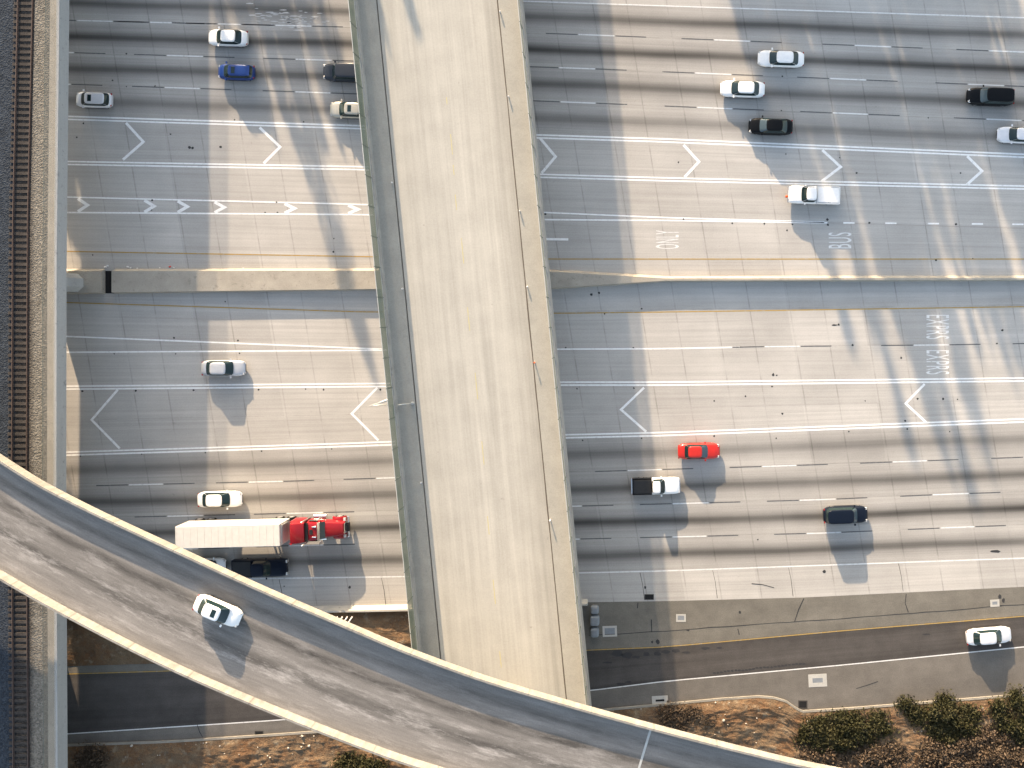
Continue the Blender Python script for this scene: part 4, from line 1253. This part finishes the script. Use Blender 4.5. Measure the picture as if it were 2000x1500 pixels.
def bank_z(p):
    return .10 + (.24 * (fbm(p[0], p[1], .22) + .35) + .16 * fbm(p[0], p[1], 1.1) + .07 * fbm(p[0], p[1], 3.1))
def leaf_quad(mb, c, size, up_bias=.2):
    d = Vector((random.gauss(0, 1), random.gauss(0, 1), random.gauss(0, 1) + up_bias)).normalized()
    u = d.orthogonal().normalized(); u.rotate(Matrix.Rotation(random.random() * 6.28, 3, d)); v = d.cross(u)
    a = size * random.uniform(.7, 1.3); b = a * random.uniform(.35, .6)
    c = Vector(c)
    mb.add([c - u * a, c + v * b, c + u * a, c - v * b], [(0, 1, 2, 3)])
def bush(px, py, wpx, hpx, height, n, label, mat='bush', ang=0.0, leaf=.15):
    c = P(px, py); k = mpp(); a, b = wpx * k / 2, hpx * k / 2
    root = empty('bush', (c[0], c[1], max(0, bank_z(c)) - .05), ang)
    m = sheet(MB())
    lumps = []
    nl = max(12, int(a * b * 3.6)); n = int(n * 1.5)
    for i in range(nl):
        t = random.random() * 6.28; r = math.sqrt(random.random())
        g = .95 + .42 * noise.noise((math.cos(t) * 1.6 + px * .1, math.sin(t) * 1.6, 2.0)) + .2 * noise.noise((math.cos(t) * 5 + px, math.sin(t) * 5, 4.0))
        lumps.append((r * a * g * math.cos(t), r * b * g * math.sin(t), random.uniform(.3, 1.0) * (1 - .5 * r * r)))
    for i in range(n):
        lx, ly, lh = lumps[int(random.random() * nl)]
        R_ = random.choice((.4, .7, 1.0, 1.0, 1.6, 2.0))
        d = Vector((random.gauss(0, 1), random.gauss(0, 1), random.gauss(0, .8))).normalized() * (random.random() ** .4)
        z = lh * height * .5 + d.z * height * .5 * lh
        leaf_quad(m, (lx + d.x * R_ * .8, ly + d.y * R_ * .7, max(.03, z)), leaf, .5)
    m.build('foliage', M[mat], root)
    st = MB()
    for (lx, ly, lh) in lumps:
        for q in range(3):
            st.tube([(lx * .7, ly * .7, -.05), (lx * .9 + random.uniform(-.2, .2), ly * .9 + random.uniform(-.2, .2), lh * height * .45), (lx + random.uniform(-.6, .6), ly + random.uniform(-.6, .6), lh * height * .85)], [.035, .025, .01], 5)
    st.build('stems', M['bark'], root)
    tag(root, label, 'bush', 'bushes on the dry bank')
bush(1648, 1424, 196, 64, 1.05, 13000, 'dark olive bush spreading just below the exit shoulder, alone on orange soil', ang=R(7))
bush(1842, 1402, 165, 80, 1.15, 12000, 'dark olive bush under the shoulder between the spreading bush and the corner bush', ang=R(-24))
bush(1985, 1395, 120, 90, 1.2, 7500, 'dark bush in the corner beneath the exit sedan shadow')
bush(1940, 1470, 190, 84, 1.3, 11000, 'sparse brownish bush lowest in the right corner of the bank', mat='scrub')
bush(1712, 1478, 120, 58, .9, 5500, 'pale dry brush patch below the spreading olive bush', mat='scrub')
bush(1610, 1472, 110, 50, .8, 4500, 'grey dry brush beside the curved ramp on the bank', mat='scrub')
bush(1835, 1478, 90, 60, 1.0, 4000, 'small brown brush between the pale patch and the corner brush', mat='scrub')
bush(1325, 1400, 130, 34, .6, 4500, 'low dark brush in the overpass shadow at the kerb', mat='scrub')
bush(690, 1496, 150, 28, 1.0, 4500, 'green bush peeking in below the ramp at the bottom edge')
bush(185, 1478, 60, 40, .8, 1600, 'small grey brush at the foot of the railway viaduct', mat='scrub')
# dry grass and stones scattered over the bank
m_ = sheet(MB())
for i in range(9000):
    x = random.uniform(100, 2150); y = CURB(x) + random.uniform(4, 190) ** 1.0
    if 820 < x < 1180 and y < 1500: continue
    p = P(x, y)
    if fbm(p[0], p[1], .35) < -.12: continue
    h = random.uniform(.10, .32); t = random.random() * 6.28; lx, ly = random.uniform(-.12, .12), random.uniform(-.12, .12); z = bank_z(p) - .02
    dx, dy = .02 * math.cos(t), .02 * math.sin(t)
    m_.add([(p[0] - dx, p[1] - dy, z), (p[0] + dx, p[1] + dy, z), (p[0] + lx, p[1] + ly, z + h)], [(0, 1, 2)])
tag(m_.build('dry_grass', M['straw']), kind='stuff')
m_ = MB()
for i in range(170):
    x = random.uniform(110, 2100); y = CURB(x) + random.expovariate(1 / 35) + 5
    p = P(x, y); r = random.uniform(.03, .11) if random.random() < .9 else random.uniform(.12, .2); z = bank_z(p) if y > CURB(x) + 22 else .12
    q = [Vector((random.gauss(0, 1), random.gauss(0, 1), random.gauss(0, .7))).normalized() * r for _ in range(5)]
    ring = [Vector((math.cos(t) * r, math.sin(t) * r * .8, 0)) * random.uniform(.7, 1.2) for t in [k * 1.047 for k in range(6)]]
    b = [(p[0] + v.x, p[1] + v.y, z) for v in ring]; tp = [(p[0] + v.x * .6, p[1] + v.y * .6, z + r * .9) for v in ring]
    m_.prism(b, tp)
tag(m_.build('gravel', M['rock']), kind='stuff')

# litter lying along the median
for (x, y, r, red) in ((206, 521, .2, 0), (210, 519, .16, 0), (250, 521, .17, 0), (255, 523, .13, 0), (268, 524, .12, 0), (312, 523, .1, 0), (332, 521, .16, 1), (340, 523, .1, 0), (475, 524, .09, 0)):
    c = P(x, y); root = MB()
    ring = [(c[0] + r * math.cos(t) * random.uniform(.6, 1.2), c[1] + r * .7 * math.sin(t) * random.uniform(.6, 1.2)) for t in [k * .785 for k in range(8)]]
    root.prism([(a, b, .004) for (a, b) in ring], [(c[0] + (a - c[0]) * .6, c[1] + (b - c[1]) * .6, random.uniform(.05, .13)) for (a, b) in ring])
    tag(root.build('litter', M['litter_red'] if red else M['litter']), 'red scrap of litter against the median barrier' if red else 'crumpled white scrap of litter by the median barrier', 'litter', None if red else 'white litter along the median')

# white pipe frame standing by the roadside barrier, half under the ramp
c = P(664, 1212)
root = empty('pipe_frame', (c[0], c[1], 0))
for i in range(4):
    m_ = MB(); x = -.9 + i * .55
    m_.tube([(x, -.9, .0), (x + .25, -.3, 1.0), (x + 1.0, .8, 1.15)], .07, 8); m_.build('pipe', M['litter'], root, True)
m_ = MB(); m_.tube([(-.95, -.35, .98), (1.1, -.25, .98)], .05, 8); m_.build('crossbar', M['litter'], root)
tag(root, 'white pipe frame by the roadside barrier at the ramp edge', 'pipe frame')

# ------------------------------------------------------------------ tall trees beyond the frame (they throw the long shadows)
def make_tree(h, w, n, seed):
    random.seed(seed)
    root = empty('roadside_tree', (0, 0, 0))
    m = MB()
    pts = [(0.12 * math.sin(z * .7 + seed) * z / h, .12 * math.cos(z * .9 + seed) * z / h, z) for z in [h * i / 8 for i in range(9)]]
    m.tube(pts, [max(.03, .02 * h * (1 - i / 8.6)) for i in range(9)], 8)
    for i in range(16):
        z = h * random.uniform(.18, .85); t = random.random() * 6.28; l = w * .5 * random.uniform(.6, 1.0) * (1.15 - z / h)
        m.tube([(0, 0, z), (l * .5 * math.cos(t), l * .5 * math.sin(t), z + l * .5), (l * math.cos(t), l * math.sin(t), z + l * 1.1)], [.06, .04, .015], 5)
    m.build('trunk', M['bark'], root, True)
    f = sheet(MB())
    clumps = []
    for i in range(int(h * 4)):
        z = random.uniform(.10, .985) * h; s = z / h
        rr = w / 2 * min(1.0, (1.04 - s) * 3.2) * min(1.0, .45 + s * 2.2)
        t = random.random() * 6.28; r = rr * math.sqrt(random.random()) * .8
        clumps.append((r * math.cos(t), r * math.sin(t), z, .22 * w * random.uniform(.7, 1.3) * (.55 + .45 * min(1, (1.04 - s) * 3))))
    for i in range(n):
        x, y, z, r = random.choice(clumps)
        d = Vector((random.gauss(0, 1), random.gauss(0, 1), random.gauss(0, 1.4))) * r * .55
        leaf_quad(f, (x + d.x, y + d.y, min(h, z + d.z)), .20)
    f.build('crown', M['leaf'], root)
    return root
def copy_tree(o):
    r = o.copy(); COL.objects.link(r)
    for ch in list(o.children):
        c = ch.copy(); COL.objects.link(c); c.parent = r
    return r
protos = [make_tree(20, 2.9, 4200, 3), make_tree(20, 2.5, 3600, 5), make_tree(20, 3.4, 4600, 9)]
random.seed(21)
used = set()
def place_tree(x, y, h, w, k, label, group):
    src = protos[k % 3]; bw = (2.9, 2.5, 3.4)[k % 3]
    if k % 3 in used: o = copy_tree(src)
    else: o = src; used.add(k % 3)
    o.location = (x, y, -.06); o.scale = (w / bw, w / bw, h / 20); o.rotation_euler = (0, 0, random.random() * 6.28)
    tag(o, label, 'tree', group)
def by_tip(px, py, row, w, k, z=0.0, lab='slender tall tree beyond the far shoulder of the freeway'):
    """a tree on the world row Y=row whose tip shadow reaches photo point (px, py) on the level z"""
    t = P(px, py, z)
    dz = (row - t[1]) / (SUN_AZ.y * COT)
    place_tree(t[0] + SUN_AZ.x * COT * dz, row, z + dz, w, k, lab, 'trees in a row beyond the freeway')
k = 0
for (px, py, row, w) in ((742, 775, 66, 3.1), (500, 262, 62, 2.0), (548, 300, 67, 2.3), (592, 330, 63, 2.0), (638, 300, 68, 2.2), (676, 320, 64, 2.2), (706, 300, 69, 2.4), (525, 200, 70, 2.0), (610, 260, 71, 2.2), (660, 250, 72, 2.0),
                         (1668, 690, 77, 2.9), (1700, 560, 74, 2.4), (1758, 540, 79, 2.4), (1788, 905, 78, 2.8), (1832, 640, 73, 2.6),
                         (1868, 965, 80, 3.2), (1905, 985, 83, 3.0), (1945, 960, 76, 3.2), (1990, 770, 82, 3.0), (2030, 790, 77, 3.0), (2090, 800, 81, 3.2), (2150, 800, 76, 3.2)):
    by_tip(px, py, row, w, k); k += 1
bound = [(1490, 120), (1520, 320), (1570, 440), (1630, 530), (1680, 560), (1760, 520), (2200, 560)]
x = 1505
while x < 2190:
    by_tip(x, interp(bound, x) - random.uniform(0, 70) * (x > 1640), 84 + random.uniform(0, 8), random.uniform(1.6, 2.2), k); k += 1
    x += random.uniform(28, 44)
for x in range(1768, 2170, 29):
    by_tip(x + random.uniform(-5, 5), random.uniform(690, 790), 74 + random.uniform(0, 3), random.uniform(2.0, 2.6), k); k += 1
for x, yv in ((1545, 345), (1600, 470), (1640, 520)):
    by_tip(x, yv, 80, 2.6, k); k += 1
for _ in ():
    by_tip(px, py, row, w, k); k += 1
by_tip(766, 125, 74, 2.4, 0, BZ); by_tip(818, 75, 78, 2.2, 1, BZ)
# low dense trees added out of view to shade the ground beside the viaduct
y = -48
while y < 118:
    if not (25 < y < 55 or 0 < y < 9.5 or 12 < y < 19):
        place_tree(-77 + random.uniform(-1, 1), y, random.uniform(11.5, 13.5), random.uniform(4.8, 5.6), k, 'bushy tree added out of view to shade the ground by the viaduct', 'trees added beyond the railway viaduct for shade'); k += 1
    y += 2.9

# ------------------------------------------------------------------ light
W = bpy.data.worlds.new('World'); S.world = W; W.use_nodes = True
wn = W.node_tree
sky = wn.nodes.new('ShaderNodeTexSky'); sky.sky_type = 'NISHITA'; sky.sun_disc = False
sky.sun_elevation = SUN_EL; sky.sun_rotation = math.atan2(SUN_AZ.x, SUN_AZ.y)
sky.air_density = 1.0; sky.dust_density = 2.0; sky.ozone_density = 0.6
hs = wn.nodes.new('ShaderNodeHueSaturation'); hs.inputs['Saturation'].default_value = 0.78
wn.links.new(sky.outputs[0], hs.inputs['Color']); wn.links.new(hs.outputs[0], wn.nodes['Background'].inputs[0]); wn.nodes['Background'].inputs[1].default_value = 0.15
sd = bpy.data.lights.new('sun', 'SUN'); sd.energy = 4.2; sd.angle = R(0.5); sd.color = (1.0, 0.76, 0.51)
so = bpy.data.objects.new('sun', sd); COL.objects.link(so)
dirv = Vector((-SUN_AZ.x * math.cos(SUN_EL), -SUN_AZ.y * math.cos(SUN_EL), -math.sin(SUN_EL)))
so.rotation_euler = dirv.to_track_quat('-Z', 'Y').to_euler(); so.location = (-20, 80, 60)

# ------------------------------------------------------------------ camera
cd = bpy.data.cameras.new('camera'); cam = bpy.data.objects.new('camera', cd); COL.objects.link(cam)
cam.location = (0, 0, CAM_H); cam.rotation_euler = (0, 0, 0)
cd.sensor_width = 36; cd.lens = 36 * FOC / 2000
cd.shift_x = -(NX - 1000) / 2000; cd.shift_y = -(750 - NY) / 2000
cd.clip_end = 6000
S.camera = cam
S.view_settings.view_transform = 'Standard'; S.view_settings.look = 'None'; S.view_settings.exposure = 1.65; S.view_settings.gamma = 1
S.render.resolution_x, S.render.resolution_y = 1024, 768
S.cycles.max_bounces = 6
